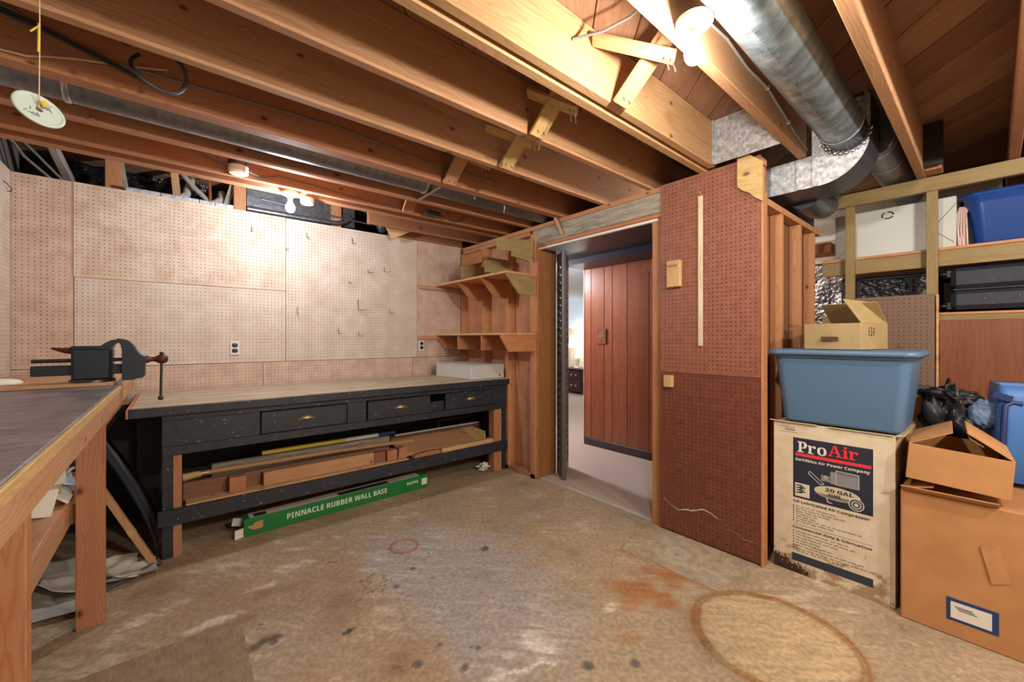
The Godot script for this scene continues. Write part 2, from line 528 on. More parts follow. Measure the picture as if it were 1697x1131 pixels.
	M.ink_green = mat(rgb(18, 116, 52), 0.45)
	M.outlet = mat(rgb(206, 204, 198), 0.35)
	M.mahogany = mat(rgb(64, 26, 28), 0.35)
	M.curtain = mat(rgb(232, 224, 214), 0.9)
	M.far_panel = mat(rgb(222, 206, 184), 0.6, 0, plyw, 0.5, 1.2)
	M.far_pale = mat(rgb(206, 220, 230), 0.8)

func stained_image() -> Image:
	var im := Image.create(256, 256, false, Image.FORMAT_RGB8)
	var n1 := noise(141, 0.014, 4)
	var n2 := noise(142, 0.05, 4)
	for y in 256:
		for x in 256:
			var f: float = clampf(0.25 + 0.6 * n1.get_noise_2d(x, y) + 0.3 * n2.get_noise_2d(x, y), 0, 1)
			var c := Color(1, 0.99, 0.97).lerp(Color(0.80, 0.70, 0.60), f * 0.7)
			im.set_pixel(x, y, c)
	return im

func carpet_image() -> Image:
	var im := Image.create(256, 256, false, Image.FORMAT_RGB8)
	var r := RandomNumberGenerator.new(); r.seed = 5
	for y in 256:
		for x in 256:
			var loop: float = 0.5 + 0.5 * sin(TAU * (x + y) / 16.0) * sin(TAU * (x - y) / 16.0)
			var f: float = clampf(0.25 + 0.55 * loop + 0.35 * (r.randf() - 0.5), 0, 1)
			im.set_pixel(x, y, Color(0.62, 0.56, 0.54).lerp(Color(1, 1, 1), f))
	return im

func swirl_image() -> Image:
	# one metre square in (x, -z); white lime rings and dark nail marks on the pale mortar
	var im := Image.create(512, 512, false, Image.FORMAT_RGB8)
	var n1 := noise(171, 0.02, 4)
	var n2 := noise(172, 0.09, 3)
	for y in 512:
		for x in 512:
			var f: float = 0.86 + 0.13 * n1.get_noise_2d(x, y) + 0.07 * n2.get_noise_2d(x, y)
			var c := Color(f, f * 0.985, f * 0.955)
			var q := Vector2(fposmod(x / 512.0 - 0.24 + 0.5, 1.0) - 0.5, fposmod(y / 512.0 - 0.17 + 0.5, 1.0) - 0.5)
			var d: float = q.length() + 0.02 * n1.get_noise_2d(x * 1.5, y * 1.5)
			var w: float = maxf(exp(-pow((d - 0.055) / 0.016, 2.0)), 0.7 * exp(-pow((d - 0.12) / 0.008, 2.0))) * clampf(0.6 + 1.2 * n2.get_noise_2d(y, x), 0, 1)
			im.set_pixel(x, y, c.lerp(Color(1, 1, 0.98), w).clamp())
	return im

func brushed_image() -> Image:
	var im := Image.create(256, 256, false, Image.FORMAT_RGB8)
	var n1 := noise(151, 1.0, 3)
	var n2 := noise(152, 0.03, 3)
	for y in 256:
		for x in 256:
			var f: float = clampf(0.6 + 0.45 * n1.get_noise_2d(x * 0.22, y * 0.03) + 0.5 * n2.get_noise_2d(x, y), 0, 1)
			im.set_pixel(x, y, Color(0.80, 0.77, 0.72).lerp(Color(1, 1, 1), f))
	return im

func spangle_image() -> Image:
	var im := Image.create(512, 512, false, Image.FORMAT_RGB8)
	var f := FastNoiseLite.new()
	f.noise_type = FastNoiseLite.TYPE_CELLULAR
	f.cellular_return_type = FastNoiseLite.RETURN_CELL_VALUE
	f.frequency = 0.06; f.seed = 4
	var g := noise(9, 0.02, 4)
	for y in 512:
		for x in 512:
			var a: float = 0.5 + 0.5 * f.get_noise_2d(x, y)
			var k: float = clampf(0.70 + 0.30 * a + 0.15 * g.get_noise_2d(x, y), 0, 1)
			im.set_pixel(x, y, Color(k, k, k * 1.01).clamp())
	return im

func scratch_image() -> Image:
	var im := Image.create(512, 512, false, Image.FORMAT_RGB8)
	var g := noise(19, 0.012, 4)
	for y in 512:
		for x in 512:
			var k: float = clampf(0.66 + 0.3 * g.get_noise_2d(x, y), 0, 1)
			im.set_pixel(x, y, Color(k * 0.96, k, k))
	var r := RandomNumberGenerator.new(); r.seed = 12
	for i in 420:
		var p := Vector2(r.randf() * 512, r.randf() * 512)
		var a := r.randf_range(-0.5, 0.5) + (PI / 2 if r.randf() < 0.7 else 0.3)
		var l := r.randf_range(15, 70)
		var b := r.randf_range(0.8, 1.0)
		var bend := r.randf_range(-0.02, 0.02)
		for s in int(l):
			p += Vector2(cos(a), sin(a)); a += bend
			im.set_pixel(int(fposmod(p.x, 512)), int(fposmod(p.y, 512)), Color(b, b, b))
	return im

func splatter_image() -> Image:
	var im := Image.create(1024, 512, false, Image.FORMAT_RGB8)
	var g := noise(29, 0.02, 4)
	for y in 512:
		for x in 1024:
			var k: float = clampf(0.9 + 0.2 * g.get_noise_2d(x, y), 0, 1)
			im.set_pixel(x, y, Color(0.165 * k, 0.190 * k, 0.225 * k))
	var r := RandomNumberGenerator.new(); r.seed = 33
	for i in 300:
		var p := Vector2(r.randf() * 1024, r.randf() * 512)
		var rad := r.randf_range(0.4, 1.5) * (1.6 if r.randf() < 0.12 else 1.0)
		var b := r.randf_range(0.35, 0.95)
		for y in range(-3, 4):
			for x in range(-3, 4):
				if Vector2(x, y * 0.8).length() <= rad:
					var xx := posmod(int(p.x) + x, 1024); var yy := posmod(int(p.y) + y, 512)
					im.set_pixel(xx, yy, Color(b, b, b).clamp())
	for i in 60:
		var p := Vector2(r.randf() * 1024, r.randf() * 512)
		for s in r.randi_range(4, 16): im.set_pixel(posmod(int(p.x) + s, 1024), posmod(int(p.y) - s / 6, 512), Color(1, 1, 1))
	return im

func worn_top_image() -> Image:
	var im := Image.create(512, 512, false, Image.FORMAT_RGB8)
	var g := noise(39, 1.0, 4)
	var h := noise(40, 1.0, 3)
	var r := RandomNumberGenerator.new(); r.seed = 8
	for y in 512:
		for x in 512:
			var s: float = abs(2.0 * x / 512 - 1.0); var t: float = abs(2.0 * y / 512 - 1.0)
			var a: float = g.get_noise_2d(s * 26.0, t * 3.0)
			var b: float = h.get_noise_2d(s * 3.0 + 30, t * 2.0)
			var c := Color(0.60, 0.56, 0.58).lerp(Color(0.98, 0.93, 0.88), clampf(0.45 + 0.7 * a + 0.55 * b, 0, 1))
			im.set_pixel(x, y, c)
	for i in 60:
		var p := Vector2(r.randf() * 512, r.randf() * 512)
		for q in r.randi_range(6, 40): im.set_pixel(posmod(int(p.x) + q / 14, 512), posmod(int(p.y) + q, 512), Color(1, 1, 1))
	return im

# the concrete slab: u, v = (x + 0.8) / 4.4, (z + 3.9) / 4.4. Stains, paint and rust lie where the photograph shows them.
func floor_image() -> Image:
	var W := 1600
	var S := 4.4 / W
	var n1 := noise(101, 0.9, 3)
	var n2 := noise(102, 4.0, 4)
	var n3 := noise(103, 34.0, 2)
	var n4 := noise(104, 1.7, 4)
	var n5 := noise(105, 1.0, 4)
	var r := RandomNumberGenerator.new(); r.seed = 77
	var data := PackedByteArray(); data.resize(W * W * 3)
	var k := 0
	var base := Vector3(0.665, 0.588, 0.478)
	var grey := Vector3(0.64, 0.612, 0.58)
	var brown := Vector3(0.60, 0.482, 0.365)
	var olive := Vector3(0.60, 0.545, 0.44)
	var pale := Vector3(0.83, 0.80, 0.745)
	var rust := Vector3(0.62, 0.385, 0.20)
	# white mineral and paint smears: x, z, radius x, radius z
	var whites := [[-0.10, -2.43, 0.10, 0.05], [-0.02, -2.46, 0.07, 0.03], [-0.207, -2.32, 0.05, 0.05], [0.127, -2.2, 0.12, 0.03], [0.31, -2.36, 0.10, 0.03], [0.51, -2.46, 0.10, 0.05], [0.67, -2.65, 0.12, 0.06], [1.174, -1.20, 0.075, 0.085], [1.004, -1.219, 0.035, 0.035], [1.01, -1.13, 0.09, 0.02], [0.922, -1.175, 0.05, 0.03], [1.099, -1.074, 0.05, 0.015], [1.55, -1.14, 0.06, 0.03]]
	for y in W:
		var z := -3.9 + (y + 0.5) * S
		for x in W:
			var X := -0.8 + (x + 0.5) * S
			var a := n1.get_noise_2d(X, z)
			var b := n2.get_noise_2d(X, z)
			var c := n3.get_noise_2d(X, z)
			var d := n4.get_noise_2d(X + 9.0, z * 1.2)
			# trowel strokes run aslant
			var e := n5.get_noise_2d((X + z) * 3.0, (X - z) * 15.0)
			var col := base
			# brown left of an old line, grey worn middle right of it
			var side := clampf((X - 0.77 + 0.07 * b + 0.03 * e) * 9.0, 0, 1)
			var gx := (X - 1.05) / 0.55; var gz := (z + 1.75) / 0.75
			var gw := clampf((1.25 - (gx * gx + gz * gz)) * 1.4 + 0.8 * b, 0, 1) * side
			col = col.lerp(brown, clampf(0.30 + 1.2 * d + 0.3 * e, 0, 1) * 0.75 * (1.0 - side))
			col = col.lerp(olive, clampf(0.25 + 1.5 * d + 0.5 * e, 0, 1) * 0.8 * side * (1.0 - gw))
			col = col.lerp(grey, gw * 0.95)
			col = col.lerp(pale, clampf(1.8 * (b * 0.75 - d * 0.5 + 0.35 * e) - 0.45, 0, 1) * 0.55)
			for w in whites:
				var wx: float = (X - w[0]) / w[2]
				var wz: float = (z - w[1]) / w[3]
				var ww: float = wx * wx + wz * wz
				if ww < 2.2: col = col.lerp(pale, clampf((1.1 - ww) * 0.7 + 1.3 * b + 0.6 * e, 0, 1) * 0.75)
			# rust from a leak beside the patch
			var rx := (X - 1.83) / 0.20; var rz := (z + 1.08) / 0.17
			var rr := rx * rx + rz * rz
			if rr < 4.0:
				col = col.lerp(rust, clampf((1.3 - rr) * 0.55 + 1.9 * b + 0.7 * c, 0, 1) * 0.72)
			rx = (X - 1.46) / 0.07; rz = (z + 1.01) / 0.06
			rr = rx * rx + rz * rz
			if rr < 3.0: col = col.lerp(rust, clampf((1.0 - rr) * 0.5 + 1.6 * b, 0, 1) * 0.5)
			# rust seam along the edge of the pale patch
			if z > -1.42 and z < -0.85:
				col = col.lerp(rust, exp(-pow((X - 2.035 + 0.012 * b) / 0.022, 2.0)) * clampf(0.7 + b, 0, 1) * 0.7)
			# the rust ring left by a drum, with a cleaner inside
			var dist := Vector2(X - 1.915, z + 0.59).length() + 0.012 * b
			if dist < 0.36:
				col = col.lerp(Vector3(0.735, 0.64, 0.49), clampf((0.285 - dist) * 50.0, 0, 1) * 0.75)
				col *= 1.0 + 0.03 * e
				var wr := exp(-pow((dist - 0.305) / 0.009, 2.0)) + 0.75 * exp(-pow((dist - 0.285) / 0.006, 2.0)) + 0.35 * exp(-pow((dist - 0.30) / 0.028, 2.0))
				col = col.lerp(Vector3(0.56, 0.385, 0.215), clampf(wr * (0.85 + 0.8 * b), 0, 1) * 0.85)
			# small can rings
			var q2 := (Vector2(X - 1.058, z + 2.272)).length() + 0.006 * c
			if q2 < 0.12:
				var w2 := exp(-pow((q2 - 0.080) / 0.009, 2.0)) + 0.35 * clampf((0.078 - q2) * 60.0, 0, 1) * clampf(0.4 + 2.0 * b, 0, 1)
				col = col.lerp(Vector3(0.62, 0.36, 0.215), clampf(w2, 0, 1) * 0.8)
			var q3 := (Vector2(X - 1.07, z + 2.12)).length()
			if q3 < 0.1: col = col.lerp(Vector3(0.40, 0.32, 0.26), exp(-pow((q3 - 0.066) / 0.0025, 2.0)) * clampf(0.5 + 2.0 * b, 0, 1) * 0.8)
			# bluish wipe mark towards the door
			var u := Vector2(X - 1.81, z + 2.04)
			var al := u.dot(Vector2(0.905, -0.425)); var ac := u.dot(Vector2(0.425, 0.905))
			if absf(al) < 0.28: col = col.lerp(Vector3(0.60, 0.605, 0.60), exp(-pow(ac / 0.03, 2.0)) * clampf(0.7 + 1.4 * b, 0, 1) * 0.6)
			# fine pitting
			col *= 1.0 + 0.13 * c + 0.09 * e + 0.06 * a + 0.09 * (r.randf() - 0.5)
			if d > 0.40 and c > 0.05: col = col.lerp(Vector3(0.36, 0.30, 0.25), clampf((d - 0.40) * 4.0, 0, 1) * 0.6)
			data[k] = clampi(int(col.x * 255.0), 0, 255); data[k + 1] = clampi(int(col.y * 255.0), 0, 255); data[k + 2] = clampi(int(col.z * 255.0), 0, 255)
			k += 3
	var im := Image.create_from_data(W, W, false, Image.FORMAT_RGB8, data)
	var at := func(X: float, z: float) -> Vector2: return Vector2((X + 0.8) / S, (z + 3.9) / S)
	var blend := func(p: Vector2, rad: float, cc: Color, f: float):
		for yy in range(int(p.y - rad) - 1, int(p.y + rad) + 2):
			for xx in range(int(p.x - rad) - 1, int(p.x + rad) + 2):
				if xx > 0 and yy > 0 and xx < W and yy < W and Vector2(xx, yy).distance_to(p) <= rad:
					im.set_pixel(xx, yy, im.get_pixel(xx, yy).lerp(cc, f))
	# dark drops
	for q in [[0.995, -2.019, 6.0], [0.857, -1.924, 6.0], [1.032, -1.874, 3.0], [0.826, -1.447, 5.0], [0.934, -1.335, 6.0], [0.924, -1.36, 4.0], [0.714, -1.415, 9.0], [0.842, -1.288, 6.0], [1.409, -1.932, 9.0], [1.43, -1.95, 7.0], [1.207, -0.993, 9.0], [1.356, -0.883, 8.0], [0.672, -1.942, 4.0], [0.289, -2.053, 4.0], [0.32, -1.90, 7.0]]:
		for i in 5: blend.call(at.call(q[0] + r.randf_range(-0.01, 0.01), q[1] + r.randf_range(-0.008, 0.008)), q[2] * r.randf_range(0.4, 1.0), Color(0.36, 0.33, 0.30), 0.30)
	# gouges, cracks and scrapes: polylines
	var L := [
		[[0.223, -1.898], [0.279, -1.94], [0.345, -1.92], 6.0, Color(0.36, 0.29, 0.23), 0.5], [[0.55, -1.768], [0.569, -1.762], [0.59, -1.776], 3.5, Color(0.20, 0.17, 0.14), 0.7],
		[[0.64, -2.37], [0.673, -2.382], [0.70, -2.35], 2.5, Color(0.40, 0.35, 0.30), 0.6],
		[[2.468, -1.489], [2.221, -1.464], [2.027, -1.424], [1.862, -1.361], [1.75, -1.279], 1.0, Color(0.36, 0.31, 0.25), 0.7],
		[[1.30, -2.75], [1.45, -2.45], [1.5, -2.3], 1.0, Color(0.42, 0.35, 0.28), 0.6], [[0.35, -2.02], [0.42, -1.92], [0.52, -2.02], 2.0, Color(0.80, 0.74, 0.65), 0.35],
		[[0.95, -1.165], [1.02, -1.13], [1.08, -1.12], [1.12, -1.08], 3.0, Color(0.88, 0.87, 0.85), 0.6]]
	for l in L:
		var n: int = l.size() - 3
		for i in n - 1:
			var p: Vector2 = at.call(l[i][0], l[i][1])
			var q: Vector2 = at.call(l[i + 1][0], l[i + 1][1])
			var st := int(p.distance_to(q)) + 1
			for j in st:
				var jit := Vector2(r.randf_range(-1.5, 1.5), r.randf_range(-1.5, 1.5)) * clampf(l[n] * 0.6, 0.6, 3.0)
				blend.call(p.lerp(q, float(j) / st) + jit, l[n] * r.randf_range(0.5, 1.0), l[n + 1], l[n + 2] * 0.5)
	for i in 34:   # tick marks along the old line
		var p: Vector2 = at.call(0.74 + r.randf_range(-0.02, 0.12), -2.05 + r.randf_range(-0.06, 0.14))
		for j in 6: blend.call(p + Vector2(j * 0.8, -j * 0.5), 1.1, Color(0.30, 0.26, 0.23), 0.5)
	for i in 420:
		var p := Vector2(r.randf() * W, r.randf() * W)
		var an := r.randf() * TAU
		var l := r.randf_range(2, 20) if r.randf() < 0.4 else 2.0
		var cc := Color(0.33, 0.28, 0.24) if r.randf() < 0.6 else Color(0.88, 0.85, 0.80)
		for s in int(l):
			p += Vector2(cos(an), sin(an)); an += r.randf_range(-0.12, 0.12)
			if p.x > 1 and p.y > 1 and p.x < W - 2 and p.y < W - 2: im.set_pixel(int(p.x), int(p.y), im.get_pixel(int(p.x), int(p.y)).lerp(cc, 0.6))
	return im

# a rounded rectangle loft: levels are [y, half x, half z, corner radius]
func loft(mb: MB, c: Vector3, b: Basis, levels: Array, seg := 6):
	var rows := []
	for L in levels:
		var row := []
		for q in 4:
			var cx: float = (L[1] - L[3]) * [1, -1, -1, 1][q]
			var cz: float = (L[2] - L[3]) * [1, 1, -1, -1][q]
			for s in seg + 1:
				var a := PI / 2 * (q + float(s) / seg)
				row.append(c + b * V(cx + L[3] * cos(a), L[0], cz + L[3] * sin(a)))
		rows.append(row)
	mb.grid(rows, true)

func glow(c: Color, e: float) -> StandardMaterial3D:
	var m := mat(Color(0.9, 0.9, 0.88), 0.4)
	m.emission_enabled = true
	m.emission = c
	m.emission_energy_multiplier = e
	return m

func omni(at: Vector3, c: Color, e: float, size := 0.03):
	var l := OmniLight3D.new()
	l.light_color = c
	l.light_energy = e
	l.light_size = size
	l.omni_range = 14.0
	l.omni_attenuation = 2.0
	l.shadow_enabled = true
	l.position = at
	return l

const WARM := Color(1.0, 0.965, 0.925)
const COOL := Color(0.94, 0.96, 1.0)

func bulb_light(label: String, at: Vector3, c: Color, e: float, holder: Material, warmglow := 6.0):
	# at: middle of the glass; the holder is screwed to the joist above
	var t := thing("bulb_fixture", label, "light bulb", at + V(0, 0.095, 0), "bare bulbs under the joists")
	var b := MB.new()
	b.lathe([Vector2(0.0, 0.066), Vector2(0.026, 0.066), Vector2(0.03, 0.072), null, Vector2(0.03, 0.072), Vector2(0.05, 0.078), Vector2(0.056, 0.085), Vector2(0.056, 0.095), null, Vector2(0.056, 0.095), Vector2(0, 0.095)], Transform3D(Basis(), at), 28)
	part(t, "holder", b, holder)
	b = MB.new()
	b.lathe([Vector2(0.0145, 0.036), Vector2(0.0145, 0.046), Vector2(0.0165, 0.048), Vector2(0.0165, 0.056), Vector2(0.0145, 0.058), Vector2(0.0145, 0.068)], Transform3D(Basis(), at), 20)
	part(t, "socket_collar", b, M.bakelite)
	b = MB.new()
	var pr := []
	for i in 15:
		var a := PI * i / 14.0
		var y := -0.036 * cos(a) + 0.0
		var r := 0.031 * sin(a)
		if i > 8: r = lerpf(r, 0.0145, (i - 8) / 6.0); y += 0.012 * (i - 8) / 6.0
		pr.append(Vector2(maxf(r, 0.0001), y - 0.008))
	b.lathe(pr, Transform3D(Basis(), at), 24)
	part(t, "bulb_glass", b, glow(c, warmglow))
	var l = omni(V(0, -0.1, 0), c, e, 0.03)
	t.add_child(l)
	return t

func _ready():
	rng.seed = 2024
	# camera
	var cam := Camera3D.new()
	cam.position = V(0, 1.25, 0)
	cam.rotation_degrees = V(0, -40.0, 0)
	cam.keep_aspect = Camera3D.KEEP_HEIGHT
	cam.set_frustum(0.05 * 1131.0 / 667.0, Vector2(0, -0.05 * 4.0 / 667.0), 0.05, 60.0)
	add_child(cam)
	cam.current = true
	# environment
	var we := WorldEnvironment.new()
	var env := Environment.new()
	env.background_mode = Environment.BG_COLOR
	env.background_color = Color(0.02, 0.02, 0.02)
	env.tonemap_mode = Environment.TONE_MAPPER_LINEAR
	env.tonemap_exposure = 1.0
	env.sdfgi_enabled = true
	env.ssao_enabled = true
	env.ssil_enabled = true
	we.environment = env
	add_child(we)
	# lamps: four bare bulbs in the workshop, one in the furnace corner, two in the rooms beyond
	make_materials()
	bulb_light("lit warm bulb in a white porcelain holder beside the round silver duct", V(1.265, 2.165, -0.607), WARM, 1.15, M.porcelain, 8.0)
	bulb_light("lit white bulb hanging over the long bench in front of the pegboard wall", V(0.615, 2.165, -3.12), COOL, 1.0, M.bakelite, 8.0)
	bulb_light("lit bulb under the joists right behind the camera near the shelving", V(1.9, 2.165, 0.90), WARM, 2.0, M.porcelain, 8.0)
	bulb_light("lit bulb under the joists left behind the camera near the rough bench", V(0.95, 2.165, 1.32), WARM, 3.0, M.porcelain, 8.0)
	bulb_light("lit bulb in the furnace corner behind the storage shelves", V(4.0, 2.35, -1.6), WARM, 2.0, M.porcelain, 8.0)

	build_shell()
	build_ceiling()
	build_back_wall()
	build_partition()
	build_return_and_storage_wall()
	build_rooms_beyond()
	build_back_bench()
	build_left_bench()
	build_vise()
	build_lumber()
	build_shelves()
	build_ducts()
	build_bridging()
	build_storage()
	build_wall_things()
	build_ceiling_things()
	build_under_left_bench()
	build_cavity()

# ---------------------------------------------------------------- the shell
func build_shell():
	var f := struct("floor")
	var b := MB.new()
	var uvf := func(p: Vector3) -> Vector2: return Vector2((p.x + 0.8) / 4.4, (p.z + 3.9) / 4.4)
	var c := [V(-1, 0, -4.8), V(4.8, 0, -4.8), V(4.8, 0, 2.4), V(-1, 0, 2.4)]
	b.quad(c[0], c[1], c[2], c[3], Vector3.UP, [uvf.call(c[0]), uvf.call(c[1]), uvf.call(c[2]), uvf.call(c[3])])
	part(f, "concrete_slab", b, M.concrete)
	boxpart(f, "slab_body", V(-1, -0.15, -4.8), V(4.8, -0.001, 2.4), M.slab, 0)
	# two mended places in the slab, a few millimetres proud
	b = MB.new()
	b.prism(PackedVector2Array([Vector2(-0.62, 2.14), Vector2(0.05, 2.15), Vector2(0.175, 2.145), Vector2(0.212, 2.118), Vector2(0.225, 2.05), Vector2(0.222, 1.45), Vector2(-0.62, 1.42)]), 0.005, Transform3D(Basis(V(1, 0, 0), V(0, 0, -1), V(0, 1, 0)), V(0, 0.0, 0)))
	part(f, "mended_patch", b, M.patch, "darker brushed mortar patch with a rounded corner")
	b = MB.new()
	b.prism(PackedVector2Array([Vector2(2.05, 0.862), Vector2(2.335, 0.858), Vector2(2.40, 1.0), Vector2(2.405, 1.305), Vector2(2.30, 1.322), Vector2(2.06, 1.33), Vector2(2.045, 1.1)]), 0.004, Transform3D(Basis(V(1, 0, 0), V(0, 0, -1), V(0, 1, 0)), V(0, 0.0, 0)))
	part(f, "mended_patch", b, M.patch2, "pale rectangular mortar patch")
	var w := struct("wall_left")
	boxpart(w, "masonry", V(-1.0, 0, -4.8), V(-0.80, 2.6, 2.4), M.slab, 0)
	b = MB.new()
	b.pegboard(V(-0.755, 0, 0), V(0, 0, -1), V(0, 1, 0), V(1, 0, 0), 1.0, 3.795, 0.95, 2.26)
	part(w, "pegboard", b, M.peg_white)
	boxpart(w, "furring", V(-0.80, 0, -3.84), V(-0.762, 2.26, -3.795), M.fir_dark, 0)
	w = struct("wall_foundation")
	boxpart(w, "masonry", V(-1.0, 0, -4.8), V(2.47, 2.6, -4.6), M.slab, 0)
	boxpart(w, "masonry", V(2.47, 2.26, -4.8), V(4.8, 2.6, -4.6), M.slab, 0)
	w = struct("wall_front")
	boxpart(w, "masonry", V(-1.0, 0, 2.2), V(4.8, 2.6, 2.4), M.drywall, 0)
	w = struct("wall_storage")
	boxpart(w, "masonry", V(4.6, 0, -3.08), V(4.8, 2.6, 2.4), M.slab, 0)
	boxpart(w, "masonry", V(4.6, 2.26, -4.8), V(4.8, 2.6, -3.08), M.slab, 0)

func build_ceiling():
	var t := struct("ceiling")
	# joists along x: [near z, far z, bottom y, x0, x1, material]
	var J := [
		[0.103, 0.063, 2.26, -0.78, 4.6, M.fir_red], [-0.262, -0.305, 2.26, -0.78, 3.62, M.fir],
		[-0.660, -0.702, 2.26, -0.78, 2.69, M.fir], [-1.046, -1.087, 2.262, -0.78, 2.44, M.pine],
		[-1.106, -1.149, 2.257, -0.78, 2.60, M.pine], [-1.472, -1.512, 2.26, -0.78, 4.5, M.fir],
		[-1.862, -1.905, 2.26, -0.78, 4.5, M.fir], [-2.280, -2.353, 2.26, -0.78, 4.5, M.fir_red],
		[-2.695, -2.742, 2.26, -0.78, 4.5, M.fir_red], [-3.010, -3.050, 2.26, -0.78, 4.5, M.fir_red],
		[-3.140, -3.205, 2.26, -0.78, 4.5, M.fir_red], [0.50, 0.46, 2.26, -0.78, 4.6, M.fir], [0.92, 0.88, 2.26, -0.78, 4.6, M.fir],
		[1.34, 1.30, 2.26, -0.78, 4.6, M.fir], [1.76, 1.72, 2.26, -0.78, 4.6, M.fir]]
	for j in J:
		var b := MB.new()
		b.lo(V(j[3], j[2], j[1]), V(j[4], 2.518, j[0]), 0.003)
		part(t, "joist", b, j[5])
	# diagonal deck boards
	var s2 := sqrt(0.5)
	var dirv := V(s2, 0, -s2)
	var per := V(s2, 0, s2)
	var k := -30
	while k < 22:
		var m := 2.082 + (k + 0.5) * 0.26
		k += 1
		# centre line: x + z = m ; x from ... inside the rectangle
		var x0: float = max(-0.95, m - 2.3)
		var x1: float = min(4.7, m + 4.7)
		if x1 - x0 < 0.1: continue
		var p0 := V(x0, 2.531, m - x0)
		var p1 := V(x1, 2.531, m - x1)
		var b := MB.new()
		b.box((p0 + p1) * 0.5, V((p1 - p0).length(), 0.022, 0.184 - 0.004), Basis(dirv, Vector3.UP, per), 0.003)
		part(t, "deck_board", b, [M.deck, M.deck2, M.deck, M.deck3, M.deck2][posmod(k * 3 + k / 3, 5)])
	boxpart(t, "upper_floor", V(-1.1, 2.545, -4.9), V(4.9, 2.65, 2.5), M.slab, 0)

func build_back_wall():
	var w := struct("wall_back")
	var P := [[-0.755, -0.498, 1.062, 2.26, M.peg_pink, 0.0], [-0.494, 0.714, 1.062, 1.657, M.peg_white, 0.0], [-0.496, 0.713, 1.650, 2.26, M.peg_stain, 0.007],
		[0.718, 1.915, 1.062, 2.26, M.peg_white, 0.0], [1.919, 2.44, 1.062, 2.26, M.peg_pink, 0.0],
		[-0.755, 0.55, 0.80, 1.058, M.peg_pink, 0.001], [0.554, 1.86, 0.80, 1.058, M.peg_pink, 0.0], [1.864, 2.44, 0.80, 1.058, M.peg_pink, 0.001]]
	for p in P:
		var b := MB.new()
		b.pegboard(V(0, 0, -3.80 + p[5]), V(1, 0, 0), V(0, 1, 0), V(0, 0, 1), p[0], p[1], p[2], p[3])
		part(w, "pegboard", b, p[4])
	# furring, backing and the studs that run up past the boards
	boxpart(w, "backing", V(-0.80, 0, -3.86), V(2.47, 2.255, -3.835), M.cavity, 0)
	for x in [-0.36, 0.362, 1.10, 1.84]:
		boxpart(w, "stud", V(x, 0.0, -3.95), V(x + 0.082, 2.50, -3.862), M.stud)
	boxpart(w, "lower_panel", V(-0.80, 0, -3.806), V(2.44, 0.80, -3.80), M.black_raw, 0)

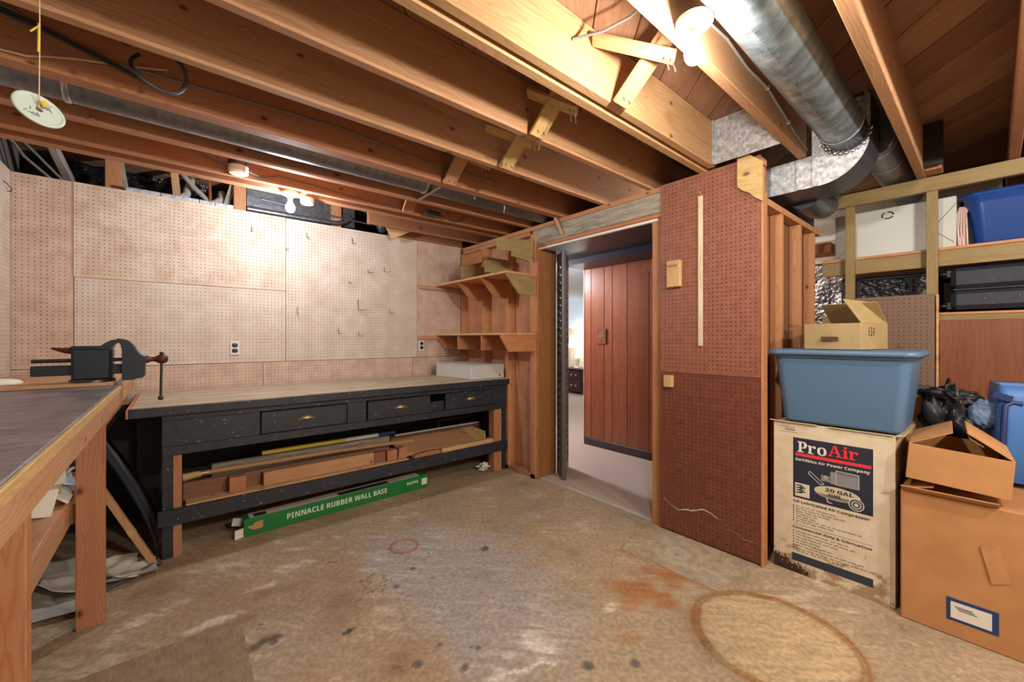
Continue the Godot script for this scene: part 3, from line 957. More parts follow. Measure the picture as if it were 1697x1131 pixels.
func build_partition():
	var w := struct("wall_right")
	var X := 2.47
	boxpart(w, "top_plate", V(X, 2.222, -3.80), V(X + 0.09, 2.258, -0.815), M.stud)
	boxpart(w, "second_plate", V(X + 0.003, 2.185, -3.80), V(X + 0.09, 2.220, -2.70), M.stud)
	boxpart(w, "header", V(X - 0.003, 2.088, -2.655), V(X + 0.04, 2.219, -1.402), M.weathered)
	boxpart(w, "head_trim", V(X - 0.006, 2.058, -2.62), V(X + 0.09, 2.085, -1.402), M.trim)
	boxpart(w, "door_track", V(X + 0.004, 2.038, -2.60), V(X + 0.03, 2.056, -1.43), M.white)
	# studs of the open bays with the panel nailed on from the other side
	for z in [-3.83, -3.41, -3.02, -2.665]:
		boxpart(w, "stud", V(X - 0.02, 0.0, z), V(X + 0.07, 2.184, z + (0.062 if z > -2.7 else 0.042)), M.stud)
	boxpart(w, "sole_plate", V(X - 0.02, 0.0, -3.79), V(X + 0.07, 0.04, -2.60), M.fir_red)
	boxpart(w, "back_panel", V(X + 0.075, 0, -3.80), V(X + 0.09, 2.184, -2.60), M.ply, 0)
	boxpart(w, "back_panel", V(X - 0.02, 0, -4.8), V(X + 0.09, 2.3, -3.84), M.ply, 0)
	# door frame
	boxpart(w, "jamb", V(X, 0.0, -2.60), V(X + 0.225, 2.056, -2.578), M.jamb)
	boxpart(w, "jamb_edge", V(X - 0.012, 0.0, -2.604), V(X - 0.001, 2.056, -2.582), M.trim)
	boxpart(w, "jamb", V(X, 0.0, -1.432), V(X + 0.12, 2.056, -1.405), M.jamb)
	boxpart(w, "door_stop", V(X + 0.01, 0.0, -1.478), V(X + 0.05, 2.038, -1.434), M.trim)
	boxpart(w, "threshold", V(X + 0.022, 0.0, -2.58), V(X + 0.05, 0.014, -1.43), M.pipe_grey)
	# the solid part right of the door
	for z in [-1.40, -1.12, -0.862]:
		boxpart(w, "stud", V(X + 0.002, 0, z), V(X + 0.09, 2.22, z + 0.04), M.stud)
	boxpart(w, "back_panel", V(X + 0.09, 0, -1.41), V(X + 0.10, 2.22, -0.82), M.panelling, 0)
	boxpart(w, "inner_panel", V(X - 0.0005, 0, -1.40), V(X + 0.0015, 2.22, -0.82), M.cavity, 0)
	var b := MB.new()
	b.pegboard(V(X - 0.012, 0, 0), V(0, 0, 1), V(0, 1, 0), V(-1, 0, 0), -1.402, -0.812, 1.034, 2.258, 0.006, 0.0033)
	part(w, "pegboard", b, M.peg_brown, "brown pegboard")
	b = MB.new()
	b.pegboard(V(X - 0.0105, 0, 0), V(0, 0, 1), V(0, 1, 0), V(-1, 0, 0), -1.402, -0.812, 0.012, 1.031, 0.006, 0.0028)
	part(w, "pegboard", b, M.peg_brown_low, "darker stained brown pegboard")
	boxpart(w, "corner_strip", V(X - 0.014, 0.0, -0.8115), V(X + 0.012, 2.06, -0.800), M.trim)
	boxpart(w, "corner_strip", V(X + 0.016, 0.0, -0.8115), V(X + 0.045, 2.06, -0.797), M.fir_red)
	# white mineral crust left by water at the foot of the board
	b = MB.new()
	var nz := noise(55, 3.0, 4)
	var top := []
	var bot := []
	for i in 60:
		var z := -1.385 + i * 0.0094
		var f := float(i) / 59.0
		var y: float = 0.205 - 0.06 * f - 0.03 * sin(f * 9.0) + 0.02 * nz.get_noise_1d(z * 4.0)
		var th: float = 0.002 + 0.004 * maxf(0.0, nz.get_noise_1d(z * 9.0 + 4.0)) + 0.003 * maxf(0.0, sin(f * 5.0 - 0.3))
		if f > 0.62: th *= 0.35
		top.append(V(X - 0.0122, y + th, z)); bot.append(V(X - 0.0122, y, z))
	b.grid([bot, top])
	part(w, "mineral_crust", b, M.white, "crusted white water line")

func build_return_and_storage_wall():
	var w := struct("wall_return")
	boxpart(w, "top_plate", V(2.515, 2.0, -0.868), V(3.62, 2.038, -0.805), M.stud)
	for x in [2.775, 3.135, 3.45]:
		boxpart(w, "stud", V(x, 0, -0.868), V(x + 0.04, 1.998, -0.806), M.stud)
	boxpart(w, "back_panel", V(2.515, 0, -0.880), V(3.70, 2.0, -0.870), M.fir_dark, 0)
	w = struct("wall_shelving")
	boxpart(w, "top_rail", V(3.60, 2.168, -0.80), V(3.64, 2.256, 2.2), M.olive)
	for z in [-0.66, -0.263, 0.34, 0.95]:
		boxpart(w, "post", V(3.60, 0.0, z), V(3.64, 2.166, z + 0.05), M.olive)
	boxpart(w, "shelf_rail", V(3.645, 1.70, -0.80), V(3.685, 1.795, 2.2), M.olive)
	boxpart(w, "shelf_board", V(3.645, 1.797, -0.80), V(4.55, 1.815, 2.2), M.shelfwood)
	boxpart(w, "shelf_rail", V(3.645, 1.30, -0.80), V(3.685, 1.395, 2.2), M.olive)
	boxpart(w, "shelf_board", V(3.645, 1.397, -0.80), V(4.55, 1.412, 2.2), M.shelfwood)

func build_rooms_beyond():
	var f := struct("floor_carpet")
	boxpart(f, "carpet", V(2.52, -0.1, -3.08), V(3.72, 0.012, -0.885), M.carpet, 0)
	boxpart(f, "carpet", V(2.52, -0.1, -8.2), V(7.6, 0.012, -3.08), M.carpet, 0)
	var c := struct("ceiling_hall")
	boxpart(c, "ceiling_panel", V(2.565, 2.13, -3.10), V(3.80, 2.25, -0.885), M.tile, 0)
	for i in 4:
		boxpart(c, "ceiling_tile", V(2.57, 2.118, -0.9 - 0.61 * (i + 1) + 0.004), V(3.345, 2.13, -0.9 - 0.61 * i), M.tile)
	boxpart(c, "soffit", V(3.35, 2.06, -3.10), V(3.80, 2.13, -0.885), M.tile)
	boxpart(c, "ceiling_panel", V(2.565, 2.13, -8.2), V(7.6, 2.25, -3.10), M.far_pale, 0)
	var w := struct("wall_hall")
	boxpart(w, "core", V(3.715, 0, -3.08), V(3.80, 2.13, -0.885), M.drywall, 0)
	var zz := [-3.08, -2.985, -2.80, -2.69, -2.50, -2.24, -2.05, -1.9, -1.64, -1.46, -1.2, -0.9]
	for i in zz.size() - 1:
		boxpart(w, "plank", V(3.702, 0.10, zz[i] + 0.002), V(3.714, 2.06, zz[i + 1] - 0.002), [M.panelling, M.panelling2, M.panelling][i % 3], 0.003)
	boxpart(w, "end_trim", V(3.70, 0.0, -3.092), V(3.80, 2.06, -3.081), M.panelling2)
	boxpart(w, "skirting", V(3.692, 0.012, -3.08), V(3.701, 0.098, -0.885), M.skirting)
	w = struct("wall_far")
	boxpart(w, "core", V(7.3, 0, -8.2), V(7.6, 2.13, -3.08), M.drywall, 0)
	for i in 14:
		boxpart(w, "plank", V(7.285, 0.0, -8.2 + i * 0.3 + 0.004), V(7.3, 1.49, -7.9 + i * 0.3 - 0.004), M.far_panel, 0.003)
	boxpart(w, "valance", V(7.2, 1.49, -8.2), V(7.3, 2.13, -3.18), M.far_pale)
	boxpart(w, "side_core", V(3.80, 0, -3.18), V(7.6, 2.6, -3.08), M.drywall, 0)
	boxpart(w, "side_core", V(2.36, 0, -8.3), V(7.6, 2.3, -8.2), M.drywall, 0)
	boxpart(w, "side_core", V(2.36, 0, -8.2), V(2.45, 2.3, -4.8), M.drywall, 0)
	# lamps out of sight that light the hall and the far room
	ceiling_globe("round ceiling globe in the hall behind the partition", V(3.05, 2.02, -3.9), COOL, 3.5)
	ceiling_globe("round ceiling globe in the far bright room", V(5.4, 2.02, -6.6), COOL, 0.9)
	# intercom plate on the panelling
	var t := thing("intercom_plate", "brown intercom plate on the red panelled hall wall", "intercom", V(3.70, 1.22, -2.83))
	boxpart(t, "cover", V(3.686, 1.19, -2.895), V(3.702, 1.36, -2.765), M.panelling2, 0.004)
	var b := MB.new()
	b.lathe([Vector2(0.0, 0.0), Vector2(0.045, 0.0), Vector2(0.048, -0.003)], Transform3D(Basis(V(0, 0, 1), V(1, 0, 0), V(0, 1, 0)), V(3.6845, 1.305, -2.83)), 24)
	part(t, "speaker_grille", b, M.fir_dark)
	b = MB.new()
	b.lathe([Vector2(0.006, 0.004), Vector2(0.006, 0.0), Vector2(0.0, 0.0)], Transform3D(Basis(V(0, 0, 1), V(1, 0, 0), V(0, 1, 0)), V(3.683, 1.225, -2.83)), 12)
	part(t, "button", b, M.black_plastic)
	# louvred folding door, seen almost edge on
	t = thing("louvre_door", "dark louvred folding door standing open edge-on inside the doorway", "door", V(2.60, 0.012, -2.40))
	var leaves := [[V(2.594, 0, -2.398), V(2.698, 0, -2.560)], [V(2.604, 0, -2.388), V(2.905, 0, -2.630)]]
	for q in leaves:
		var a: Vector3 = q[0]
		var d: Vector3 = q[1]
		var leaf := MB.new()
		var dr: Vector3 = (d - a).normalized()
		var up := V(0, 1, 0)
		leaf.bar(a + dr * 0.02 + V(0, 1.02, 0) - up * 1.0, a + dr * 0.02 + V(0, 1.02, 0) + up * 1.0, 0.020, 0.04, dr)
		leaf.bar(d - dr * 0.02 + V(0, 1.02, 0) - up * 1.0, d - dr * 0.02 + V(0, 1.02, 0) + up * 1.0, 0.020, 0.04, dr)
		for y in [0.08, 1.02, 1.96]:
			leaf.bar(a + dr * 0.04 + up * y, d - dr * 0.04 + up * y, 0.018, 0.1, up)
		var fr := part(t, "leaf_frame", leaf, M.louvre)
		for i in 26:
			var y := 0.16 + i * 0.068 + (0.06 if i > 12 else 0.0)
			var sl := MB.new()
			var sd := dr.cross(up)
			sl.bar(a + dr * 0.042 + up * y, d - dr * 0.042 + up * y, 0.004, 0.066, (up + sd * 0.35).normalized(), 0.001)
			part(fr, "slat", sl, M.louvre)
	# bedside cabinet and lamp in the far room
	t = thing("nightstand", "dark two drawer nightstand seen through the doorway", "nightstand", V(7.0, 0.012, -6.1))
	boxpart(t, "body", V(6.86, 0.06, -6.40), V(7.27, 0.55, -5.80), M.mahogany, 0.006)
	boxpart(t, "top", V(6.83, 0.55, -6.43), V(7.28, 0.58, -5.77), M.mahogany, 0.008)
	for y in [0.11, 0.34]:
		var d := boxpart(t, "drawer", V(6.845, y, -6.37), V(6.86, y + 0.19, -5.83), M.mahogany, 0.005)
		for z in [-6.25, -6.08, -5.95]:
			b = MB.new()
			b.blob(V(6.838, y + 0.095, z), V(0.012, 0.022, 0.03), 0.1, 0.5, 3, 12)
			part(d, "pull", b, M.steel)
	for z in [-6.38, -5.84]:
		boxpart(t, "foot", V(6.87, 0.012, z), V(6.93, 0.06, z + 0.05), M.mahogany)
	t = thing("table_lamp", "lit table lamp with pale shade on the dark nightstand", "lamp", V(7.02, 0.581, -6.06))
	b = MB.new()
	b.lathe([Vector2(0.07, 0.0), Vector2(0.075, 0.02), Vector2(0.03, 0.05), Vector2(0.06, 0.16), Vector2(0.07, 0.22), Vector2(0.03, 0.33), Vector2(0.012, 0.36), Vector2(0.012, 0.46)], Transform3D(Basis(), V(7.02, 0.581, -6.06)), 20)
	part(t, "lamp_base", b, M.porcelain)
	b = MB.new()
	b.lathe([Vector2(0.21, 0.46), Vector2(0.15, 0.76)], Transform3D(Basis(), V(7.02, 0.581, -6.06)), 24)
	part(t, "lamp_shade", b, glow(Color(1.0, 0.9, 0.75), 1.2))
	var l = omni(V(0, 0.62, 0), WARM, 0.35, 0.1)
	t.add_child(l)

func ceiling_globe(label: String, at: Vector3, c: Color, e: float):
	var t := thing("ceiling_globe", label, "ceiling light", at, "ceiling globes beyond the partition")
	var b := MB.new()
	b.lathe([Vector2(0.11, 0.09), Vector2(0.11, 0.11)], Transform3D(Basis(), at), 24)
	part(t, "rim", b, M.brass)
	b = MB.new()
	var pr := []
	for i in 10:
		var a := PI * 0.5 * i / 9.0
		pr.append(Vector2(maxf(0.12 * sin(a), 0.0002), 0.09 - 0.1 * cos(a)))
	b.lathe(pr, Transform3D(Basis(), at), 28)
	part(t, "lamp_glass", b, glow(c, 3.0))
	var l = omni(V(0, 0.04, 0), c, e, 0.08)
	t.add_child(l)

# ---------------------------------------------------------------- benches
func build_back_bench():
	var t := thing("workbench", "long black painted workbench with three drawers along the pegboard wall", "workbench", V(1.13, 0, -3.38))
	var b := MB.new()
	for q in [[-2.97, -3.24], [-3.243, -3.52], [-3.523, -3.78]]:
		boxpart(t, "top_plank", V(-0.18, 0.838, q[1]), V(2.45, 0.872, q[0]), M.bench_top)
	boxpart(t, "top_edge", V(-0.19, 0.818, -2.969), V(2.452, 0.868, -2.955), M.black_paint, 0.005)
	boxpart(t, "top_end", V(-0.20, 0.818, -3.78), V(-0.181, 0.866, -2.957), M.trim, 0.003)
	# apron boards with the openings for the drawers
	boxpart(t, "apron", V(-0.054, 0.785, -3.02), V(2.44, 0.817, -2.992), M.black_paint)
	boxpart(t, "apron", V(-0.054, 0.585, -3.02), V(2.44, 0.637, -2.990), M.black_paint)
	for q in [[-0.054, 0.418], [0.957, 1.095], [2.289, 2.44]]:
		boxpart(t, "apron_panel", V(q[0], 0.637, -3.018), V(q[1], 0.785, -2.992), M.black_paint)
	boxpart(t, "apron_panel", V(1.623, 0.637, -3.030), V(1.764, 0.72, -3.008), M.black_paint)
	boxpart(t, "apron_back", V(-0.05, 0.60, -3.30), V(2.43, 0.83, -3.28), M.black_raw, 0)
	var k := 0
	for q in [[0.419, 0.956], [1.096, 1.622], [1.765, 2.288]]:
		var zf: float = [-2.982, -2.972, -2.986][k]
		var d := boxpart(t, "drawer", V(q[0] + 0.004, 0.641, zf - 0.02), V(q[1] - 0.004, 0.781, zf), M.black_paint, 0.004)
		boxpart(d, "drawer_box", V(q[0] + 0.02, 0.65, -3.27), V(q[1] - 0.02, 0.76, zf - 0.021), M.black_raw, 0)
		# bin pull: a quarter dome open below
		b = MB.new()
		var c := V((q[0] + q[1]) * 0.5, 0.712, zf)
		var rows := []
		for i in 9:
			var a := PI * 0.5 * i / 8.0
			var row := []
			for j in 15:
				var p := PI * j / 14.0
				row.append(c + V(-cos(p) * 0.046 * cos(a * 0.999), sin(p) * 0.026 * cos(a * 0.999), sin(a) * 0.024))
			rows.append(row)
		b.grid(rows, false, true)
		b.lo(c + V(-0.052, -0.006, 0.0), c + V(0.052, 0.001, 0.003), 0.001)
		part(d, "bin_pull", b, M.brass)
		k += 1
	# legs: black outside, bare wood beside it
	for q in [[-0.054, -0.008], [2.40, 2.44]]:
		boxpart(t, "leg", V(q[0], 0.0, -3.09), V(q[1], 0.815, -3.0), M.black_paint)
	for q in [[-0.006, 0.034], [2.30, 2.392]]:
		boxpart(t, "leg", V(q[0], 0.0, -3.085), V(q[1], 0.584, -3.004), M.fir_red, 0.002, "bare reddish wood leg")
	for q in [[-0.054, 0.034], [2.35, 2.44]]:
		boxpart(t, "leg", V(q[0], 0.0, -3.77), V(q[1], 0.837, -3.68), M.black_raw)
	boxpart(t, "front_rail", V(-0.072, 0.190, -2.998), V(2.44, 0.282, -2.975), M.black_paint, 0.004)
	boxpart(t, "lower_shelf", V(-0.05, 0.235, -3.76), V(2.44, 0.255, -3.0), M.ply)
	boxpart(t, "back_board", V(-0.05, 0.02, -3.795), V(2.44, 0.80, -3.775), M.black_raw, 0)
	boxpart(t, "end_panel", V(-0.19, 0.05, -3.62), V(-0.056, 0.815, -3.60), M.black_raw)
	boxpart(t, "end_panel", V(2.425, 0.10, -3.66), V(2.44, 0.80, -3.10), M.black_raw)

	# flat grey box on the bench
	t = thing("flat_box", "flat pale grey box on the right end of the black bench", "box", V(2.3, 0.8725, -3.3))
	var bs := Basis(Vector3.UP, 0.06)
	b = MB.new()
	b.box(V(2.245, 0.934, -3.33), V(0.40, 0.121, 0.58), bs, 0.003)
	part(t, "tray", b, M.card_grey)
	b = MB.new()
	b.box(V(2.245, 1.0, -3.33), V(0.406, 0.011, 0.586), bs, 0.003)
	part(t, "lid", b, M.card_grey)
	b = MB.new()
	b.lathe([Vector2(0.008, 0.0), Vector2(0.008, 0.002), Vector2(0.0, 0.002)], Transform3D(Basis(V(1, 0, 0), V(0, 0, 1), V(0, -1, 0)), V(2.40, 0.90, -3.045)), 12)
	part(t, "seal_dot", b, M.ink)

	# green carton on the floor
	t = thing("long_carton", "long green carton of wall base on the floor under the black bench", "carton", V(0.98, 0.0, -3.06))
	var ang := atan2(0.04, 1.28)
	bs = Basis(Vector3.UP, ang)
	var o := V(0.985, 0.056, -3.085)
	b = MB.new()
	b.box(o, V(1.30, 0.108, 0.10), bs, 0.002)
	part(t, "carton_body", b, M.ink_green)
	b = MB.new()
	b.box(o + bs * V(-0.02, 0.0545, 0.0), V(1.20, 0.001, 0.086), bs, 0)
	part(t, "printed_top", b, M.paper2, "pale printed strip along the top")
	for q in [[-0.56, 0.07], [0.12, 0.38]]:
		b = MB.new()
		b.box(o + bs * V(q[0], 0.0554, 0.012), V(q[1], 0.001, 0.055), bs, 0)
		part(t, "printed_block", b, M.ink)
	b = MB.new()
	b.box(o + bs * V(0.618, 0.0, 0.0505), V(0.05, 0.052, 0.001), bs, 0)
	part(t, "white_label", b, M.paper)
	b = MB.new()
	b.prism(PackedVector2Array([Vector2(-0.055, -0.002), Vector2(-0.028, -0.02), Vector2(0.0, -0.022), Vector2(0.026, -0.02), Vector2(0.026, 0.028), Vector2(-0.02, 0.022), Vector2(-0.03, 0.008), Vector2(-0.052, 0.01)]), 0.001, Transform3D(bs, o + bs * V(-0.575, 0.0, 0.050)))
	part(t, "torn_patch", b, M.card, "torn patch of bare brown card")
	b = MB.new()
	b.bar(o + bs * V(-0.651, -0.03, 0.035), o + bs * V(-0.70, -0.03, 0.05), 0.002, 0.06, V(0, 1, 0), 0)
	b.bar(o + bs * V(-0.651, 0.01, -0.04), o + bs * V(-0.70, 0.02, -0.055), 0.002, 0.05, V(0, 1, 0), 0)
	part(t, "end_flap", b, M.paper)
	words(t, "PINNACLE RUBBER WALL BASE", o + bs * V(-0.06, 0.006, 0.0508), bs * V(1, 0, 0), V(0, 1, 0), 0.70, 0.036, M.ink_white)
	words(t, "ROPPE", o + bs * V(0.51, 0.012, 0.0508), bs * V(1, 0, 0), V(0, 1, 0), 0.10, 0.022, M.ink_white, false, true)
	# crumpled paper by the leg
	b = MB.new()
	b.blob(V(2.25, 0.032, -3.10), V(0.06, 0.032, 0.045), 0.9, 1.2, 5, 26, -0.031)
	solo("crumpled_paper", "crumpled white scrap of paper on the floor by the bench leg", "paper", V(2.25, 0, -3.10), b, M.paper)

func build_left_bench():
	var t := thing("workbench", "rough wooden workbench along the left wall carrying the vise", "workbench", V(-0.49, 0, -1.9))
	boxpart(t, "top_sheet", V(-0.750, 0.986, -3.785), V(-0.222, 1.008, 0.4), M.left_top, 0.003)
	boxpart(t, "raised_sheet", V(-0.750, 1.009, -3.785), V(-0.24, 1.028, -2.90), M.left_ply, 0.002, "bare plywood laid on the far end")
	boxpart(t, "front_edge", V(-0.222, 0.980, -3.785), V(-0.212, 1.006, 0.4), M.pine_yellow, 0.003)
	boxpart(t, "apron", V(-0.242, 0.908, -3.785), V(-0.214, 0.979, 0.4), M.fir, 0.003)
	boxpart(t, "apron", V(-0.275, 0.84, -3.785), V(-0.244, 0.965, -2.56), M.fir_red, 0.003)
	for z in [-2.54, -1.316, -0.1]:
		boxpart(t, "leg", V(-0.322, 0, z), V(-0.233, 0.906, z + 0.04), M.fir_red)
		boxpart(t, "rear_leg", V(-0.745, 0, z), V(-0.66, 0.98, z + 0.04), M.fir_red)
		boxpart(t, "cross_rail", V(-0.745, 0.45, z - 0.041), V(-0.30, 0.54, z - 0.001), M.fir_red)
	boxpart(t, "shelf_rail", V(-0.378, 0.452, -3.6), V(-0.340, 0.555, -0.1), M.fir)
	boxpart(t, "low_shelf", V(-0.745, 0.556, -3.6), V(-0.34, 0.572, -0.1), M.ply)

func build_vise():
	var z := -2.985
	var t := thing("bench_vise", "black iron bench vise bolted to the left workbench", "vise", V(-0.32, 1.0285, z))
	var b := MB.new()
	b.lathe([Vector2(0.085, 0.0), Vector2(0.085, 0.012), Vector2(0.078, 0.017), Vector2(0.06, 0.02), Vector2(0.05, 0.03), Vector2(0.0, 0.03)], Transform3D(Basis(), V(-0.322, 1.0285, z)), 32)
	part(t, "swivel_base", b, M.iron_bare)
	b = MB.new()
	b.box(V(-0.320, 1.12, z), V(0.146, 0.165, 0.12), Basis(), 0.012)
	b.lo(V(-0.395, 1.195, z - 0.05), V(-0.262, 1.212, z + 0.05), 0.004)
	b.prism(PackedVector2Array([Vector2(-0.30, 1.20), Vector2(-0.288, 1.214), Vector2(-0.27, 1.23), Vector2(-0.25, 1.243), Vector2(-0.226, 1.246), Vector2(-0.2245, 1.232), Vector2(-0.238, 1.222), Vector2(-0.248, 1.205), Vector2(-0.252, 1.18), Vector2(-0.29, 1.18)]), 0.11, Transform3D(Basis(), V(0, 0, z - 0.055)))
	part(t, "body", b, M.iron)
	b = MB.new()
	b.tube([V(-0.385, 1.188, z), V(-0.42, 1.19, z), V(-0.445, 1.196, z), V(-0.466, 1.202, z)], 0.019, 14, true, 0.004)
	part(t, "horn", b, M.rust)
	b = MB.new()
	b.lo(V(-0.53, 1.065, z - 0.024), V(-0.19, 1.115, z + 0.024), 0.003)
	part(t, "slide_bar", b, M.iron)
	b = MB.new()
	var pr := []
	for i in 120: pr.append(Vector2(0.0085 + 0.0018 * (i % 2), i * 0.0033))
	b.lathe(pr, Transform3D(Basis(V(0, 1, 0), V(1, 0, 0), V(0, 0, -1)), V(-0.53, 1.139, z)), 14)
	part(t, "screw", b, M.iron_bare)
	b = MB.new()
	b.prism(PackedVector2Array([Vector2(-0.2235, 1.232), Vector2(-0.222, 1.248), Vector2(-0.202, 1.247), Vector2(-0.184, 1.236), Vector2(-0.168, 1.215), Vector2(-0.156, 1.19), Vector2(-0.144, 1.168), Vector2(-0.126, 1.153), Vector2(-0.120, 1.142), Vector2(-0.122, 1.052), Vector2(-0.13, 1.040), Vector2(-0.156, 1.036), Vector2(-0.165, 1.031), Vector2(-0.205, 1.030), Vector2(-0.211, 1.036), Vector2(-0.211, 1.19), Vector2(-0.215, 1.215)]), 0.11, Transform3D(Basis(), V(0, 0, z - 0.055)))
	part(t, "moving_jaw", b, M.iron)
	for x in [-0.229, -0.2225]:
		boxpart(t, "jaw_plate", V(x, 1.234, z - 0.056), V(x + 0.006, 1.2505, z + 0.056), M.iron_bare, 0.001)
	b = MB.new()
	var hub := Transform3D(Basis(V(0, 1, 0), V(1, 0, 0), V(0, 0, -1)), V(-0.122, 1.136, z))
	b.lathe([Vector2(0.02, 0.0), Vector2(0.02, 0.012), Vector2(0.014, 0.02), Vector2(0.013, 0.034), Vector2(0.016, 0.044), Vector2(0.024, 0.056), Vector2(0.027, 0.07), Vector2(0.024, 0.084), Vector2(0.014, 0.094), Vector2(0.0, 0.097)], hub, 20)
	part(t, "screw_head", b, M.rust)
	b = MB.new()
	b.tube([V(-0.054, 1.165, z), V(-0.056, 1.04, z), V(-0.058, 0.925, z)], 0.0062, 12)
	b.blob(V(-0.058, 0.918, z), V(0.013, 0.013, 0.013), 0.0, 1, 1, 16)
	b.blob(V(-0.054, 1.168, z), V(0.011, 0.009, 0.011), 0.0, 1, 1, 14)
	part(t, "handle", b, M.iron_bare)
	b = MB.new()
	b.lathe([Vector2(0.055, 0.0), Vector2(0.06, 0.008), Vector2(0.05, 0.02), Vector2(0.03, 0.026), Vector2(0.0, 0.028)], Transform3D(Basis().scaled(V(1.2, 1, 0.8)), V(-0.64, 1.0285, -3.06)), 28)
	solo("white_saucer", "small white domed saucer lying on the left bench", "saucer", V(-0.64, 1.0285, -3.06), b, M.white)

func build_lumber():
	var G := "offcuts on the shelf of the black bench"
	var y0 := 0.2555
	var put := func(called: String, label: String, m: Material, a: Vector3, d: Vector3):
		var b := MB.new()
		b.lo(a, d, 0.003)
		solo(called, label, "lumber", V((a.x + d.x) * 0.5, a.y, (a.z + d.z) * 0.5), b, m, G)
	put.call("plywood_strip", "pale thin plank lying at the front of the bench shelf", M.pine, V(0.05, y0, -3.105), V(1.44, y0 + 0.032, -3.004))
	put.call("board", "dark brown board on edge with two nail holes behind the small block", M.fir_dark, V(0.04, y0, -3.15), V(1.30, y0 + 0.125, -3.112))
	put.call("wood_block", "small square reddish block standing before the dark board", M.fir_red, V(0.262, y0 + 0.033, -3.10), V(0.350, y0 + 0.128, -3.035))
	put.call("beam", "long reddish beam on edge at the middle of the bench shelf", M.fir, V(0.446, y0 + 0.033, -3.09), V(1.175, y0 + 0.12, -3.045))
	put.call("beam_offcut", "dull brown end of beam between the long beam and the upright blocks", M.fir_dark, V(1.178, y0 + 0.033, -3.10), V(1.268, y0 + 0.112, -3.05))
	put.call("wood_block", "narrow reddish block right of the long beam", M.fir_red, V(1.272, y0 + 0.033, -3.09), V(1.352, y0 + 0.118, -3.022))
	var b := MB.new()
	b.prism(PackedVector2Array([Vector2(1.360, y0 + 0.034), Vector2(1.432, y0 + 0.034), Vector2(1.438, y0 + 0.10), Vector2(1.42, y0 + 0.125), Vector2(1.37, y0 + 0.12)]), 0.07, Transform3D(Basis(), V(0, 0, -3.095)))
	solo("wood_block", "rounded reddish block at the end of the block row", "lumber", V(1.4, y0 + 0.034, -3.06), b, M.fir_red, G)
	put.call("weathered_board", "long grey weathered board behind the broomstick", M.weathered, V(0.19, y0, -3.37), V(1.42, y0 + 0.155, -3.33))
	put.call("stacked_board", "brown board lying flat under the broomstick", M.fir_red, V(0.24, y0, -3.27), V(1.35, y0 + 0.075, -3.16))
	# broom handle with its worn head
	var t := thing("broomstick", "long round wooden pole with a worn brush head across the offcuts", "pole", V(0.8, y0 + 0.08, -3.22), G)
	b = MB.new()
	b.tube([V(0.17, 0.395, -3.22), V(0.96, 0.385, -3.235), V(1.60, 0.36, -3.25)], 0.015, 12)
	part(t, "pole", b, M.fir)
	b = MB.new()
	b.tube([V(0.04, 0.388, -3.215), V(0.10, 0.393, -3.218), V(0.17, 0.395, -3.22)], 0.026, 10, true, 0.017)
	part(t, "brush_head", b, M.pine_yellow)
	b = MB.new()
	b.tube([V(0.13, 0.394, -3.219), V(0.168, 0.395, -3.22)], 0.021, 12)
	part(t, "ferrule", b, M.brass)
	# level with yellow and pale ends
	t = thing("long_rule", "long yellow rule with white and blue end resting on the offcuts", "rule", V(1.0, 0.42, -3.40), G)
	boxpart(t, "yellow_length", V(0.484, 0.411, -3.41), V(1.07, 0.437, -3.375), M.yellow)
	boxpart(t, "white_length", V(1.071, 0.411, -3.41), V(1.34, 0.437, -3.375), M.paper)
	boxpart(t, "blue_end", V(1.341, 0.411, -3.41), V(1.49, 0.437, -3.375), M.label_navy)
	put.call("long_strip", "slim pale strip lying behind the orange slab", M.paper2, V(1.50, y0 + 0.125, -3.42), V(2.42, y0 + 0.14, -3.40))
	put.call("spacer_board", "dark board lying at the back under the pale strip", M.fir_dark, V(1.45, y0, -3.46), V(2.42, y0 + 0.124, -3.38))
	# sloping orange slab with a pale clipped end
	b = MB.new()
	var bs := Basis(V(1, 0.0, 0), 0.30)
	b.box(V(1.78, y0 + 0.075, -3.20), V(0.72, 0.028, 0.26), bs, 0.008)
	t = thing("sloping_slab", "broad orange brown slab tilted on the shelf with a pale end", "lumber", V(1.8, y0, -3.2), G)
	part(t, "slab", b, M.fir)
	b = MB.new()
	b.prism(PackedVector2Array([Vector2(0.361, -0.13), Vector2(0.50, -0.09), Vector2(0.56, 0.0), Vector2(0.48, 0.13), Vector2(0.361, 0.13)]), 0.026, Transform3D(bs * Basis(V(1, 0, 0), V(0, 0, -1), V(0, 1, 0)), V(1.78, y0 + 0.062, -3.20)))
	part(t, "pale_end", b, M.pine_yellow)
	put.call("pine_board", "light pine board along the front at the right end of the bench shelf", M.pine, V(1.745, y0 + 0.001, -3.06), V(2.296, y0 + 0.058, -3.005))
	b = MB.new()
	b.prism(PackedVector2Array([Vector2(1.49, y0), Vector2(1.735, y0), Vector2(1.74, y0 + 0.03), Vector2(1.72, y0 + 0.052), Vector2(1.62, y0 + 0.055), Vector2(1.52, y0 + 0.05), Vector2(1.49, y0 + 0.03)]), 0.05, Transform3D(Basis(), V(0, 0, -3.063)))
	solo("rounded_offcut", "dark red rounded offcut at the front beside the pine board", "lumber", V(1.62, y0, -3.04), b, M.fir_red, G)
	t = thing("iron_bracket", "rusty angle bar lying at the back of the bench shelf", "bracket", V(2.2, 0.382, -3.55), G)
	boxpart(t, "long_arm", V(2.0, 0.42, -3.56), V(2.42, 0.445, -3.53), M.rust)
	boxpart(t, "short_arm", V(2.0, 0.2555, -3.56), V(2.03, 0.419, -3.53), M.rust)

